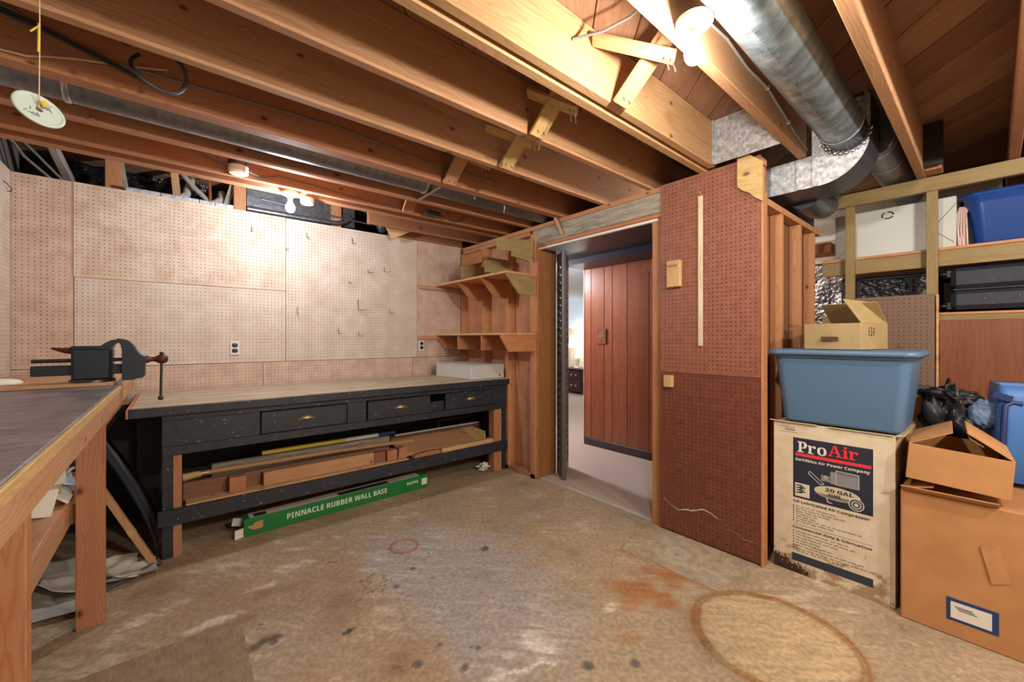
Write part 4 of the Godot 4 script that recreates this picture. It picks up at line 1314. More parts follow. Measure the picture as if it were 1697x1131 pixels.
# ---------------------------------------------------------------- shelves on the partition
func bracket_shape(y: float, z: float, x_front: float, kind := 0) -> MB:
	var b := MB.new()
	var P: PackedVector2Array
	if kind == 0: P = PackedVector2Array([Vector2(2.449, y), Vector2(x_front, y), Vector2(x_front, y - 0.012), Vector2(x_front + 0.14, y - 0.165), Vector2(2.42, y - 0.172), Vector2(2.449, y - 0.15)])
	elif kind == 1: P = PackedVector2Array([Vector2(2.449, y), Vector2(x_front, y), Vector2(x_front, y - 0.02), Vector2(x_front + 0.085, y - 0.142), Vector2(2.42, y - 0.145), Vector2(2.449, y - 0.142)])
	elif kind == 2: P = PackedVector2Array([Vector2(2.449, y), Vector2(x_front, y), Vector2(x_front, y - 0.135), Vector2(2.449, y - 0.142)])
	elif kind == 3: P = PackedVector2Array([Vector2(2.449, y + 0.04), Vector2(x_front, y), Vector2(x_front, y - 0.107), Vector2(x_front + 0.155, y - 0.09), Vector2(x_front + 0.155, y - 0.13), Vector2(2.40, y - 0.155), Vector2(2.449, y - 0.1)])
	else: P = PackedVector2Array([Vector2(2.449, y), Vector2(x_front + 0.04, y), Vector2(x_front, y - 0.03), Vector2(x_front, y - 0.14), Vector2(2.449, y - 0.14)])
	b.prism(P, 0.016, Transform3D(Basis(), V(0, 0, z)))
	return b

func build_shelves():
	var t := thing("wall_shelf", "upper wooden corner shelf on plywood brackets beside the doorway", "shelf", V(2.28, 1.80, -3.2), "corner shelves on the open studs")
	boxpart(t, "board", V(2.122, 1.802, -3.79), V(2.449, 1.820, -2.602), M.shelfwood)
	boxpart(t, "front_edge", V(2.119, 1.802, -3.79), V(2.1215, 1.820, -2.60), M.pine, 0)
	boxpart(t, "ledger", V(1.92, 1.764, -3.792), V(2.449, 1.801, -3.772), M.fir)
	for q in [[-3.366, M.bracket], [-2.976, M.bracket], [-2.626, M.olive]]:
		part(t, "bracket", bracket_shape(1.801, q[0], 2.13, 0), q[1])
	t = thing("wall_shelf", "lower wooden corner shelf just above the black bench", "shelf", V(2.28, 1.28, -3.2), "corner shelves on the open studs")
	boxpart(t, "board", V(2.122, 1.282, -3.79), V(2.449, 1.300, -2.602), M.shelfwood)
	boxpart(t, "front_edge", V(2.119, 1.282, -3.79), V(2.1215, 1.300, -2.60), M.pine, 0)
	boxpart(t, "ledger", V(1.92, 1.243, -3.792), V(2.449, 1.281, -3.772), M.fir)
	part(t, "bracket", bracket_shape(1.281, -3.768, 2.13, 1), M.bracket)
	part(t, "bracket", bracket_shape(1.281, -3.366, 2.126, 2), M.bracket)
	part(t, "bracket", bracket_shape(1.281, -2.976, 2.128, 2), M.bracket)
	part(t, "bracket", bracket_shape(1.281, -2.626, 2.07, 1), M.bracket)
	# brackets of a shelf that is gone
	solo("loose_bracket", "olive plywood bracket high on the stud next to the door head", "bracket", V(2.25, 1.93, -2.63), bracket_shape(2.085, -2.640, 2.05, 3), M.olive, "bare brackets above the upper shelf")
	solo("loose_bracket", "olive plywood bracket standing above the middle of the upper shelf", "bracket", V(2.3, 1.86, -2.98), bracket_shape(1.995, -2.976, 2.17, 4), M.olive, "bare brackets above the upper shelf")
	solo("loose_bracket", "olive plywood bracket above the far end of the upper shelf", "bracket", V(2.3, 1.845, -3.37), bracket_shape(1.985, -3.366, 2.165, 4), M.olive, "bare brackets above the upper shelf")
	var b := MB.new()
	b.lo(V(2.436, 2.04, -3.78), V(2.4495, 2.165, -3.38), 0.002)
	solo("stud_board", "brown board nailed across the studs in the top corner", "board", V(2.44, 2.04, -3.58), b, M.bracket)

# ---------------------------------------------------------------- ducts
func build_ducts():
	# round duct along the joists
	var zc := -0.49
	var yc := 2.325
	var t := thing("round_duct", "scratched silver round duct running between the joists to the plenum", "duct", V(1.2, yc, zc))
	var b := MB.new()
	var ax := Basis(V(0, 1, 0), V(1, 0, 0), V(0, 0, -1))
	b.lathe([Vector2(0.092, 0.0), Vector2(0.092, 3.30)], Transform3D(ax, V(-0.75, yc, zc)), 40)
	part(t, "pipe", b, M.pipe_wrap)
	b = MB.new()
	b.lathe([Vector2(0.094, 0.0), Vector2(0.0965, 0.004), Vector2(0.0965, 0.012), Vector2(0.094, 0.016)], Transform3D(ax, V(2.545, yc, zc)), 40)
	part(t, "joint_band", b, M.galv)
	b = MB.new()
	b.lathe([Vector2(0.0895, 0.0), Vector2(0.088, 0.07), Vector2(0.088, 0.135)], Transform3D(ax, V(2.56, yc, zc)), 40)
	part(t, "collar", b, M.galv_dark)
	for i in 13:   # the bent tabs of the collar
		var a := PI * (1.02 + 0.96 * i / 12.0)
		b = MB.new()
		var c := V(2.692, yc + sin(a) * 0.1, zc + cos(a) * 0.1)
		b.blob(c, V(0.006, 0.011, 0.011), 0.3, 1.0, i, 10)
		part(t, "collar_tab", b, M.steel)
	# plenum: profile in (z, y), pushed along x
	t = thing("plenum", "galvanized plenum box with a rounded corner above the partition end", "duct", V(2.85, 2.087, -0.7))
	var P := PackedVector2Array()
	P.append(Vector2(-0.64, 2.50))
	P.append(Vector2(-0.64, 2.262)); P.append(Vector2(-1.02, 2.258)); P.append(Vector2(-1.02, 2.09)); P.append(Vector2(-0.62, 2.088))
	for i in 13:
		var a := -PI / 2 + PI / 2 * i / 12.0
		P.append(Vector2(-0.61 + 0.215 * cos(a), 2.303 + 0.215 * sin(a)))
	P.append(Vector2(-0.395, 2.50))
	b = MB.new()
	b.prism(P, -0.25, Transform3D(Basis(V(0, 0, 1), V(0, 1, 0), V(-1, 0, 0)), V(2.705, 0, 0)))
	part(t, "body", b, M.galv)
	for z in [-0.70, -0.625]:
		b = MB.new()
		b.lo(V(2.698, 2.089, z - 0.013), V(2.7045, 2.26, z + 0.013), 0.001)
		part(t, "seam_strip", b, M.galv)
	# side wall of curved dark metal (the underside band)
	b = MB.new()
	var r0 := []
	var r1 := []
	for i in 17:
		var a := -PI / 2 + PI / 2 * i / 16.0
		r0.append(V(2.702, 2.303 + 0.2175 * sin(a), -0.61 + 0.2175 * cos(a))); r1.append(V(2.957, 2.303 + 0.2175 * sin(a), -0.61 + 0.2175 * cos(a)))
	r0.insert(0, V(2.702, 2.0855, -1.02)); r1.insert(0, V(2.957, 2.0855, -1.02))
	r0.append(V(2.702, 2.50, -0.3925)); r1.append(V(2.957, 2.50, -0.3925))
	b.grid([r0, r1])
	part(t, "curved_band", b, M.galv_dark)
	# elbows that drop behind the return wall
	t = thing("duct_branch", "shiny round duct leaving the far side of the plenum toward the shelving", "duct", V(3.2, 2.2, -0.42))
	b = MB.new()
	b.tube([V(2.96, 2.345, -0.42), V(3.25, 2.35, -0.42), V(4.40, 2.375, -0.42)], 0.088, 28)
	part(t, "pipe", b, M.galv_dull)
	for x in [3.0, 3.30]:
		b = MB.new()
		b.tube([V(x, 2.345 + (x - 2.96) * 0.02, -0.42), V(x + 0.02, 2.345 + (x - 2.94) * 0.02, -0.42)], 0.092, 28)
		part(t, "joint_band", b, M.steel)
	t = thing("duct_boot", "short dark curved duct elbow under the plenum over the stud wall", "duct", V(3.2, 2.04, -0.80))
	b = MB.new()
	b.tube([V(2.965, 2.13, -0.74), V(3.10, 2.122, -0.74), V(3.22, 2.122, -0.74), V(3.36, 2.145, -0.74), V(3.47, 2.20, -0.74), V(3.53, 2.28, -0.74)], 0.082, 24)
	part(t, "pipe", b, M.galv_dark)
	b = MB.new()
	b.tube([V(3.40, 2.163, -0.74), V(3.475, 2.203, -0.74)], 0.0845, 24)
	part(t, "collar", b, M.steel)
	# sheet that closes the joist bay
	b = MB.new()
	b.lo(V(2.405, 2.262, -1.044), V(2.409, 2.518, -0.704), 0.001)
	b.lo(V(2.39, 2.262, -1.045), V(2.41, 2.518, -1.036), 0.001)
	solo("bay_sheet", "flat galvanized sheet closing the joist bay above the brown pegboard", "sheet metal", V(2.41, 2.262, -0.87), b, M.galv)
	# spiral pipe in the bay over the bench
	t = thing("round_duct", "long grey round pipe in the joist bay over the black bench", "duct", V(1.0, 2.34, -2.53))
	b = MB.new()
	b.lathe([Vector2(0.078, 0.0), Vector2(0.078, 3.85)], Transform3D(ax, V(-0.77, 2.342, -2.53)), 36)
	part(t, "pipe", b, M.galv_dull)
	for x in [-0.36, 1.32]:
		b = MB.new()
		b.lathe([Vector2(0.079, 0.0), Vector2(0.083, 0.004), Vector2(0.083, 0.018), Vector2(0.079, 0.022)], Transform3D(ax, V(x, 2.342, -2.53)), 36)
		part(t, "joint_band", b, M.steel)
	b = MB.new()
	b.bar(V(1.36, 2.262, -2.36), V(1.36, 2.255, -2.69), 0.022, 0.0015, V(0, 1, 0), 0)
	part(t, "hanger_strap", b, M.steel)

# ---------------------------------------------------------------- herringbone bridging
func build_bridging():
	# [x, near joist far face z, far joist near face z, material, dangling stick or not]
	var B := [
		[1.465, -0.704, -1.044, M.pine, "pale bridging strut in the bay beside the lit bulb", "loose pale bridging stick with two nails beside the lit bulb", V(1.29, 2.455, -1.03), V(1.43, 2.30, -0.76)],
		[1.375, -1.151, -1.470, M.pine_yellow, "bridging strut in the second bay from the lit bulb", "loose bridging stick with two nails in the second bay from the lit bulb", V(1.30, 2.43, -1.43), V(1.40, 2.285, -1.21)],
		[1.490, -1.514, -1.860, M.pine_yellow, "bridging strut in the third bay from the lit bulb", "loose bridging stick with bent nails in the third bay from the lit bulb", V(1.34, 2.44, -1.83), V(1.56, 2.32, -1.62)],
		[1.36, -1.907, -2.278, M.fir, "bridging strut in the fourth bay from the lit bulb", "loose bridging stick with two nails in the fourth bay from the lit bulb", V(1.42, 2.44, -2.22), V(1.52, 2.33, -2.03)],
		[1.42, -2.744, -3.008, M.fir_red, "bridging strut near the black bench end in the narrow bay", "", Vector3.ZERO, Vector3.ZERO]]
	for q in B:
		var x: float = q[0]
		var t := thing("bridging_strut", q[4], "strut", V(x, 2.24, q[2]), "cross bridging between the joists")
		var b := MB.new()
		b.bar(V(x, 2.252, q[2] + 0.018), V(x, 2.50, q[1] - 0.018), 0.09, 0.02, V(0, 0.75, 0.6), 0.003)
		part(t, "strut_board", b, q[3])
		for dx in [-0.02, 0.02]:
			b = MB.new()
			b.tube([V(x + dx, 2.275, q[2] + 0.05), V(x + dx, 2.262, q[2] + 0.052), V(x + dx + 0.012, 2.255, q[2] + 0.05)], 0.0015, 6)
			part(t, "nail", b, M.iron_bare)
		if q[5] == "": continue
		t = thing("bridging_stick", q[5], "strut", q[6], "loose bridging sticks")
		b = MB.new()
		b.bar(q[6], q[7], 0.05, 0.018, V(0, 0.8, -0.55), 0.002)
		part(t, "stick", b, q[3])
		var d: Vector3 = (q[7] - q[6]).normalized()
		for s in [0.02, 0.045]:
			b = MB.new()
			var p: Vector3 = q[7] - d * s
			b.tube([p + V(0, 0.01, 0), p + V(-0.022, -0.078, 0.034), p + V(-0.024, -0.086, 0.036)], 0.0026, 6)
			part(t, "nail", b, M.steel)

# ---------------------------------------------------------------- storage corner
func dot(im: Image, c: Vector2, r: float, col: Color):
	for y in range(int(c.y - r) - 1, int(c.y + r) + 2):
		for x in range(int(c.x - r) - 1, int(c.x + r) + 2):
			if x >= 0 and y >= 0 and x < im.get_width() and y < im.get_height() and Vector2(x, y).distance_to(c) <= r:
				im.set_pixel(x, y, col)

func stroke(im: Image, pts: Array, r: float, col: Color):
	for i in pts.size() - 1:
		var a: Vector2 = pts[i]
		var b: Vector2 = pts[i + 1]
		var n := int(a.distance_to(b) / maxf(r, 0.6)) + 1
		for k in n + 1: dot(im, a.lerp(b, float(k) / n), r, col)

func oval(c: Vector2, rx: float, ry: float) -> Array:
	var o := []
	for i in 41: o.append(c + Vector2(cos(TAU * i / 40), sin(TAU * i / 40)) * Vector2(rx, ry))
	return o

# print on the compressor carton, one millimetre a pixel; face 0.49 x 0.80
func carton_print() -> Image:
	var W := 980
	var H := 1600
	var im := Image.create(W, H, false, Image.FORMAT_RGB8)
	var n1 := noise(161, 0.006, 4)
	var n2 := noise(162, 0.03, 4)
	for y in H:
		for x in W:
			var f := clampf(0.5 + 0.8 * n1.get_noise_2d(x, y), 0, 1)
			var col := Color(0.87, 0.83, 0.73).lerp(Color(0.80, 0.73, 0.60), f * 0.7)
			# water stains with an edge of their own along the foot
			var s := (y - 1330.0) / 270.0 + 1.4 * n1.get_noise_2d(x * 0.7 + 300, y) + 0.3 * n2.get_noise_2d(x, y)
			if s > 0.35: col = col.lerp(Color(0.58, 0.46, 0.31), clampf((s - 0.35) * 1.5, 0, 0.75))
			im.set_pixel(x, y, col)
	var P := func(y: float, z: float) -> Vector2: return Vector2((z + 0.775) * 2000.0, (0.80 - y) * 2000.0)
	var navy := Color(0.13, 0.15, 0.21)
	var a: Vector2 = P.call(0.722, -0.685)
	var b: Vector2 = P.call(0.402, -0.362)
	im.fill_rect(Rect2i(a, b - a), navy)
	a = P.call(0.642, -0.675); b = P.call(0.626, -0.368)
	im.fill_rect(Rect2i(a, b - a), Color(0.88, 0.20, 0.24))
	a = P.call(0.104, -0.69); b = P.call(0.063, -0.362)
	im.fill_rect(Rect2i(a, b - a), Color(0.17, 0.21, 0.26))
	# drawing of the compressor: tank, motor cover, pump, handle, wheel
	var ln := Color(0.80, 0.79, 0.76)
	var tank := PackedVector2Array()
	for q in oval(P.call(0.468, -0.50), 180, 62): tank.append(q)
	for y in range(530, 740):
		for x in range(300, 760):
			if Geometry2D.is_point_in_polygon(Vector2(x, y), tank): im.set_pixel(x, y, Color(0.80, 0.75, 0.62) if y < 690 else Color(0.5, 0.47, 0.41))
	stroke(im, oval(P.call(0.468, -0.50), 182, 64), 2.5, ln)
	a = P.call(0.586, -0.503); b = P.call(0.515, -0.414)
	im.fill_rect(Rect2i(a, b - a), Color(0.42, 0.43, 0.45))
	for k in 16: stroke(im, [a + Vector2(6 + k * 11, 34), Vector2(a.x + 6 + k * 11, b.y - 8)], 1.6, Color(0.72, 0.72, 0.71))
	stroke(im, [a, Vector2(b.x, a.y + 8), b, Vector2(a.x, b.y), a], 3.0, ln)
	im.fill_rect(Rect2i(a + Vector2(-44, 20), Vector2(40, 122)), Color(0.55, 0.55, 0.55))
	im.fill_rect(Rect2i(a + Vector2(-120, 70), Vector2(72, 60)), Color(0.62, 0.60, 0.56))
	stroke(im, oval(a + Vector2(-84, 92), 30, 26), 3.0, Color(0.2, 0.2, 0.22))
	stroke(im, [P.call(0.552, -0.606), P.call(0.505, -0.552), P.call(0.498, -0.566), P.call(0.543, -0.617), P.call(0.556, -0.612), P.call(0.552, -0.606)], 3.2, ln)
	var wc: Vector2 = P.call(0.438, -0.424)
	dot(im, wc, 56, Color(0.25, 0.26, 0.29)); stroke(im, oval(wc, 56, 56), 4, ln); stroke(im, oval(wc, 34, 34), 4, ln); dot(im, wc, 16, ln)
	stroke(im, [P.call(0.436, -0.54), P.call(0.418, -0.535), P.call(0.418, -0.52)], 5, ln)
	# chip scraped off, and the small emblem block
	a = P.call(0.482, -0.676); b = P.call(0.412, -0.612)
	im.fill_rect(Rect2i(a, b - a), Color(0.84, 0.80, 0.72))
	for k in 7: stroke(im, [a + Vector2(12 + (k % 2) * 30, 24 + k * 13), a + Vector2(60 + (k % 3) * 14, 20 + k * 13)], 6.0, navy)
	# small print below: rows of words too small to read
	var r := RandomNumberGenerator.new(); r.seed = 17
	var ys := [0.356, 0.343, 0.330, 0.317, 0.304, 0.291, 0.278, 0.222, 0.207, 0.192, 0.177, 0.162, 0.147, 0.132, 0.120]
	for i in ys.size():
		var z := -0.672
		if i != 14:
			a = P.call(ys[i] + 0.004, -0.686)
			im.fill_rect(Rect2i(a, Vector2(12, 13)), Color(0.16, 0.16, 0.18))
		var end: float = [-0.50, -0.46, -0.53, -0.58, -0.60, -0.40, -0.52, -0.45, -0.44, -0.50, -0.57, -0.52, -0.40, -0.365, -0.48][i]
		while z < end:
			var wl := r.randf_range(0.01, 0.035)
			var xx := z
			while xx < z + wl:
				a = P.call(ys[i] + r.randf_range(0.002, 0.0045), xx)
				im.fill_rect(Rect2i(a, Vector2(4, r.randi_range(10, 15))), Color(0.2, 0.19, 0.2))
				im.fill_rect(Rect2i(a + Vector2(0, r.randi_range(0, 8)), Vector2(7, 3)), Color(0.2, 0.19, 0.2))
				xx += 0.0041
			z += wl + 0.007
	a = P.call(0.262, -0.688); b = P.call(0.260, -0.362)
	im.fill_rect(Rect2i(a, b - a), Color(0.2, 0.2, 0.22))
	# torn wet corner
	for y in range(1380, 1600):
		for x in 330:
			var e := (y - 1410.0) / 120.0 - x / 300.0 + 0.9 * n2.get_noise_2d(x, y * 0.5)
			if e > 0.15: im.set_pixel(x, y, Color(0.27, 0.17, 0.11).lerp(Color(0.16, 0.10, 0.08), clampf(e - 0.3, 0, 1)))
	# code block top left
	a = P.call(0.795, -0.745)
	im.fill_rect(Rect2i(a + Vector2(-10, 40), Vector2(150, 4)), Color(0.25, 0.24, 0.24)); im.fill_rect(Rect2i(a + Vector2(-10, 96), Vector2(176, 4)), Color(0.25, 0.24, 0.24))
	for k in 18: im.fill_rect(Rect2i(a + Vector2(48 + k * 5, 56), Vector2(2 + k % 2, 26)), Color(0.25, 0.24, 0.24))
	return im

func open_box(t: Node, m: Material, o: Vector3, s: Vector3, bs: Basis, th := 0.004):
	# o: centre of the bottom; four walls and a floor
	for q in [[V(0, s.y / 2, s.z / 2), V(s.x, s.y, th)], [V(0, s.y / 2, -s.z / 2), V(s.x, s.y, th)], [V(s.x / 2, s.y / 2, 0), V(th, s.y, s.z)], [V(-s.x / 2, s.y / 2, 0), V(th, s.y, s.z)], [V(0, th / 2, 0), V(s.x, th, s.z)]]:
		var b := MB.new()
		b.box(o + bs * q[0], q[1], bs, 0.001)
		part(t, "side" if q[1].y > 0.02 else "bottom", b, m)

func flap(t: Node, m: Material, a: Vector3, b: Vector3, d: Vector3, th := 0.004, called := "flap"):
	# a sheet from edge a-b reaching out by d
	var mb := MB.new()
	var nn := (b - a).cross(d).normalized() * th * 0.5
	var q := [a, b, b + d, a + d]
	mb.quad(q[0] + nn, q[1] + nn, q[2] + nn, q[3] + nn, nn, [Vector2(0, 0), Vector2(0.4, 0), Vector2(0.4, 0.2), Vector2(0, 0.2)])
	mb.quad(q[0] - nn, q[1] - nn, q[2] - nn, q[3] - nn, -nn, [Vector2(0, 0), Vector2(0.4, 0), Vector2(0.4, 0.2), Vector2(0, 0.2)])
	for i in 4:
		var e: Vector3 = q[i]
		var f: Vector3 = q[(i + 1) % 4]
		mb.quad(e + nn, f + nn, f - nn, e - nn, (e + f) * 0.5 - (q[0] + q[2]) * 0.5)
	return part(t, called, mb, m)

func build_storage():
	var R := V(0, 0, 1)
	var U := V(0, 1, 0)
	# compressor carton
	var t := thing("compressor_carton", "worn cream carton printed with a red and navy air compressor panel", "carton", V(2.8, 0, -0.53))
	boxpart(t, "carton_body", V(2.545, 0.0, -0.775), V(3.05, 0.795, -0.285), M.card_cream, 0.006)
	var b := MB.new()
	b.quad(V(2.5445, 0.0, -0.775), V(2.5445, 0.0, -0.285), V(2.5445, 0.80, -0.285), V(2.5445, 0.80, -0.775), V(-1, 0, 0), [Vector2(0, 1), Vector2(1, 1), Vector2(1, 0), Vector2(0, 0)])
	var f := part(t, "printed_front", b, mat(Color(1, 1, 1), 0.7, 0, tex(carton_print())))
	words(f, "Pro", V(2.5438, 0.676, -0.603), R, U, 0.125, 0.056, M.ink_white, true, true)
	words(f, "Air", V(2.5438, 0.683, -0.475), R, U, 0.118, 0.058, M.ink_red, true, true)
	words(f, "DeVilbiss Air Power Company", V(2.5438, 0.606, -0.523), R, U, 0.30, 0.019, M.ink_white)
	words(f, "Oil Lubricated Air Compressor", V(2.5438, 0.382, -0.529), R, U, 0.31, 0.019, M.ink)
	words(f, "Commercial duty & lubrication", V(2.5438, 0.243, -0.526), R, U, 0.32, 0.017, M.ink)
	words(f, "20 GAL", V(2.5438, 0.480, -0.49), R, U, 0.11, 0.018, M.ink)
	words(f, "ASME", V(2.5438, 0.456, -0.51), R, U, 0.05, 0.015, M.ink)
	flap(t, M.card_cream, V(2.55, 0.798, -0.79), V(2.55, 0.798, -0.58), V(-0.02, 0.006, 0.0))
	flap(t, M.card_cream, V(2.55, 0.798, -0.53), V(2.55, 0.798, -0.29), V(-0.016, 0.004, 0.0))
	flap(t, M.card_cream, V(2.55, 0.797, -0.285), V(3.05, 0.797, -0.285), V(0.0, 0.006, 0.03))
	# plastic bin on the carton
	t = thing("storage_bin", "steel blue plastic storage bin standing on the compressor carton", "bin", V(2.76, 0.806, -0.50))
	b = MB.new()
	var o := V(2.745, 0.806, -0.50)
	loft(b, o, Basis(), [[0.0, 0.0, 0.0, 0.0], [0.0, 0.175, 0.225, 0.03], [0.012, 0.185, 0.238, 0.035], [0.20, 0.203, 0.258, 0.042], [0.345, 0.214, 0.272, 0.046], [0.346, 0.225, 0.283, 0.05], [0.362, 0.226, 0.284, 0.05]])
	part(t, "tub", b, M.bin_blue)
	b = MB.new()
	loft(b, o, Basis(), [[0.358, 0.226, 0.284, 0.05], [0.358, 0.240, 0.298, 0.055], [0.366, 0.245, 0.303, 0.058], [0.378, 0.243, 0.300, 0.056], [0.387, 0.234, 0.290, 0.05], [0.386, 0.18, 0.23, 0.04], [0.384, 0.0, 0.0, 0.0]])
	part(t, "lid", b, M.bin_blue)
	# open carton on the bin
	t = thing("open_carton", "small tan carton with raised flaps on the blue bin lid", "carton", V(2.83, 1.194, -0.51))
	var bs := Basis(U, -0.16)
	o = V(2.82, 1.194, -0.515)
	var s := V(0.34, 0.135, 0.25)
	open_box(t, M.card_tan, o, s, bs)
	var c := func(x: float, z: float) -> Vector3: return o + bs * V(x * s.x / 2, s.y, z * s.z / 2)
	flap(t, M.card_tan, c.call(-1, 1), c.call(1, 1), bs * V(0.0, 0.125, -0.075))
	flap(t, M.card_tan, c.call(1, -1), c.call(1, 1), bs * V(-0.14, 0.115, 0.0))
	b = MB.new()
	b.box(o + bs * V(-0.1823, 0.055, -0.005), V(0.0006, 0.022, 0.075), bs, 0)
	b.box(o + bs * V(-0.1824, 0.058, 0.0), V(0.0006, 0.008, 0.04), bs, 0)
	part(t, "hand_hole", b, M.cavity)
	b = MB.new()
	for k in 9: b.box(o + bs * V(-0.08 + 0.03 * (k % 3), 0.075 + 0.016 * (k / 3), 0.1273), V(0.02, 0.005 + 0.004 * (k % 2), 0.0006), bs * Basis(V(0, 0, 1), 0.5 * (k % 4)), 0)
	part(t, "printed_mark", b, M.ink)
	# large brown carton in front
	t = thing("large_carton", "large orange brown carton with a small blue edged label", "carton", V(2.8, 0, 0.08))
	boxpart(t, "carton_body", V(2.50, 0.0, -0.264), V(3.05, 0.575, 0.42), M.card_orange, 0.005)
	b = MB.new()
	b.box(V(2.4995, 0.115, -0.052), V(0.001, 0.094, 0.142), Basis(), 0)
	var lb := part(t, "label", b, M.label_navy, "blue edged shipping label")
	b = MB.new()
	b.box(V(2.499, 0.114, -0.055), V(0.001, 0.068, 0.112), Basis(), 0)
	part(lb, "label_paper", b, M.paper)
	b = MB.new()
	for k in 3: b.box(V(2.4984, 0.130 - 0.006 * k, -0.075 + 0.006 * k), V(0.0005, 0.003, 0.05), Basis(), 0)
	part(lb, "small_print", b, M.ink)
	flap(t, M.card_orange, V(2.505, 0.578, -0.26), V(2.505, 0.578, 0.02), V(-0.035, 0.022, 0.0))
	flap(t, M.card_orange, V(2.51, 0.577, -0.262), V(2.95, 0.577, -0.262), V(0.0, 0.03, 0.10))
	flap(t, M.card_orange, V(2.5, 0.43, 0.02), V(2.5, 0.29, 0.05), V(-0.005, -0.02, -0.05), 0.002, "torn_tab")
	# open carton on top of it
	t = thing("open_carton", "brown carton with gaping taped flaps on the large carton", "carton", V(2.72, 0.608, -0.09))
	bs = Basis(U, 0.05) * Basis(V(1, 0, 0), 0.07)
	o = V(2.69, 0.622, -0.108)
	s = V(0.36, 0.155, 0.295)
	open_box(t, M.card, o, s, bs)
	c = func(x: float, z: float) -> Vector3: return o + bs * V(x * s.x / 2, s.y, z * s.z / 2)
	flap(t, M.card, c.call(-1, -1), c.call(1, -1), bs * V(0.0, 0.075, 0.125))
	flap(t, M.card, c.call(-1, 1), c.call(1, 1), bs * V(0.0, 0.085, -0.13))
	var tp := MB.new()
	tp.box(o + bs * V(-0.1815, 0.085, 0.01), V(0.0008, 0.13, 0.075), bs, 0)
	part(t, "tape", tp, M.tape, "strip of shiny brown tape")
	tp = MB.new()
	tp.box(o + bs * V(0.0, 0.205, 0.045), V(0.36, 0.001, 0.05), bs * Basis(V(1, 0, 0), 0.58), 0)
	part(t, "tape", tp, M.tape, "strip of shiny brown tape")
	# tipped brown card between carton and bags
	b = MB.new()
	b.bar(V(2.90, 0.60, -0.235), V(3.02, 0.95, -0.235), 0.10, 0.004, V(1, 0, 0), 0)
	solo("card_sheet", "upright strip of brown card behind the blue bin", "cardboard", V(2.95, 0.6, -0.235), b, M.card)
	# bags
	t = thing("black_bag", "black cloth bag slumped behind the brown cartons", "bag", V(3.1, 0.58, -0.12))
	b = MB.new()
	b.blob(V(2.985, 0.80, -0.150), V(0.085, 0.20, 0.10), 0.5, 0.28, 21, 56)
	part(t, "cloth", b, M.bag_black)
	b = MB.new()
	b.blob(V(3.0, 0.955, -0.135), V(0.075, 0.06, 0.10), 0.5, 0.3, 26, 48)
	part(t, "folded_top", b, M.bag_black)
	b = MB.new()
	b.prism(PackedVector2Array([Vector2(-0.262, 0.86), Vector2(-0.20, 0.87), Vector2(-0.19, 1.0), Vector2(-0.265, 1.005)]), -0.003, Transform3D(Basis(V(0, 0, 1), V(0, 1, 0), V(-1, 0, 0)), V(3.04, 0, 0)))
	solo("grey_folder", "grey plastic folder sticking up beside the black bag", "folder", V(3.04, 0.86, -0.23), b, M.galv_dull)
	t = thing("blue_bag", "bright blue woven shopping bag behind the open brown carton", "bag", V(3.05, 0.58, 0.16))
	b = MB.new()
	loft(b, V(3.07, 0.60, 0.185), Basis(U, 0.12), [[0.0, 0.16, 0.18, 0.05], [0.1, 0.18, 0.2, 0.05], [0.26, 0.17, 0.19, 0.04], [0.38, 0.15, 0.185, 0.03], [0.435, 0.13, 0.18, 0.02], [0.43, 0.10, 0.16, 0.02], [0.36, 0.09, 0.15, 0.02]])
	part(t, "cloth", b, M.bag_blue)
	b = MB.new()
	b.tube([V(2.875, 0.66, 0.03), V(2.873, 0.86, 0.035), V(2.89, 0.945, 0.04), V(2.905, 0.96, 0.06), V(2.905, 0.955, 0.09)], 0.011, 8)
	b.bar(V(2.885, 0.995, 0.0), V(2.89, 0.975, 0.06), 0.012, 0.03, U, 0.002)
	part(t, "strap", b, M.bag_blue_dark)
	b = MB.new()
	b.blob(V(2.975, 0.885, -0.025), V(0.05, 0.075, 0.055), 0.2, 0.7, 33, 36)
	solo("pale_pouch", "pale blue grey pouch between the black bag and the blue bag", "pouch", V(3.02, 0.8, -0.02), b, M.bag_pale)
	# sheets leaning on the shelf posts
	b = MB.new()
	b.lo(V(3.575, 0.0, -0.205), V(3.59, 1.362, 1.0), 0.002)
	solo("plywood_sheet", "reddish brown plywood sheet standing against the shelf posts", "plywood", V(3.58, 0, 0.4), b, M.brownply)
	b = MB.new()
	b.pegboard(V(3.53, 0, 0), R, U, V(-1, 0, 0), -0.62, -0.222, 0.0, 1.522, 0.006, 0.003)
	b.lo(V(3.537, 0, -0.62), V(3.542, 1.522, -0.222), 0)
	solo("pegboard_offcut", "grey brown pegboard sheet standing behind the small tan carton", "pegboard", V(3.53, 0, -0.42), b, M.peg_grey)
	b = MB.new()
	b.lo(V(3.56, 0.0, -0.2195), V(3.595, 1.52, -0.207), 0.002)
	solo("edge_lath", "thin pale lath on end between the pegboard and plywood sheets", "lath", V(3.57, 0, -0.214), b, M.pine)
	# things on the shelves
	t = thing("shelf_carton", "long white grey carton with a recycling mark on the top shelf", "carton", V(3.9, 1.8155, -0.43))
	boxpart(t, "carton_body", V(3.70, 1.8155, -0.735), V(4.10, 2.135, -0.14), M.grey_box, 0.004)
	b = MB.new()
	for k in 3:
		var pts := []
		for i in 8:
			var a := TAU * (k + 0.78 * i / 7.0) / 3.0
			pts.append(V(3.699, 2.085 + 0.022 * sin(a), -0.452 + 0.028 * cos(a)))
		b.tube(pts, 0.004, 6)
	part(t, "recycling_mark", b, M.ink)
	b = MB.new()
	b.tube([V(3.698, 2.09, -0.14), V(3.698, 1.98, -0.22)], 0.0012, 5)
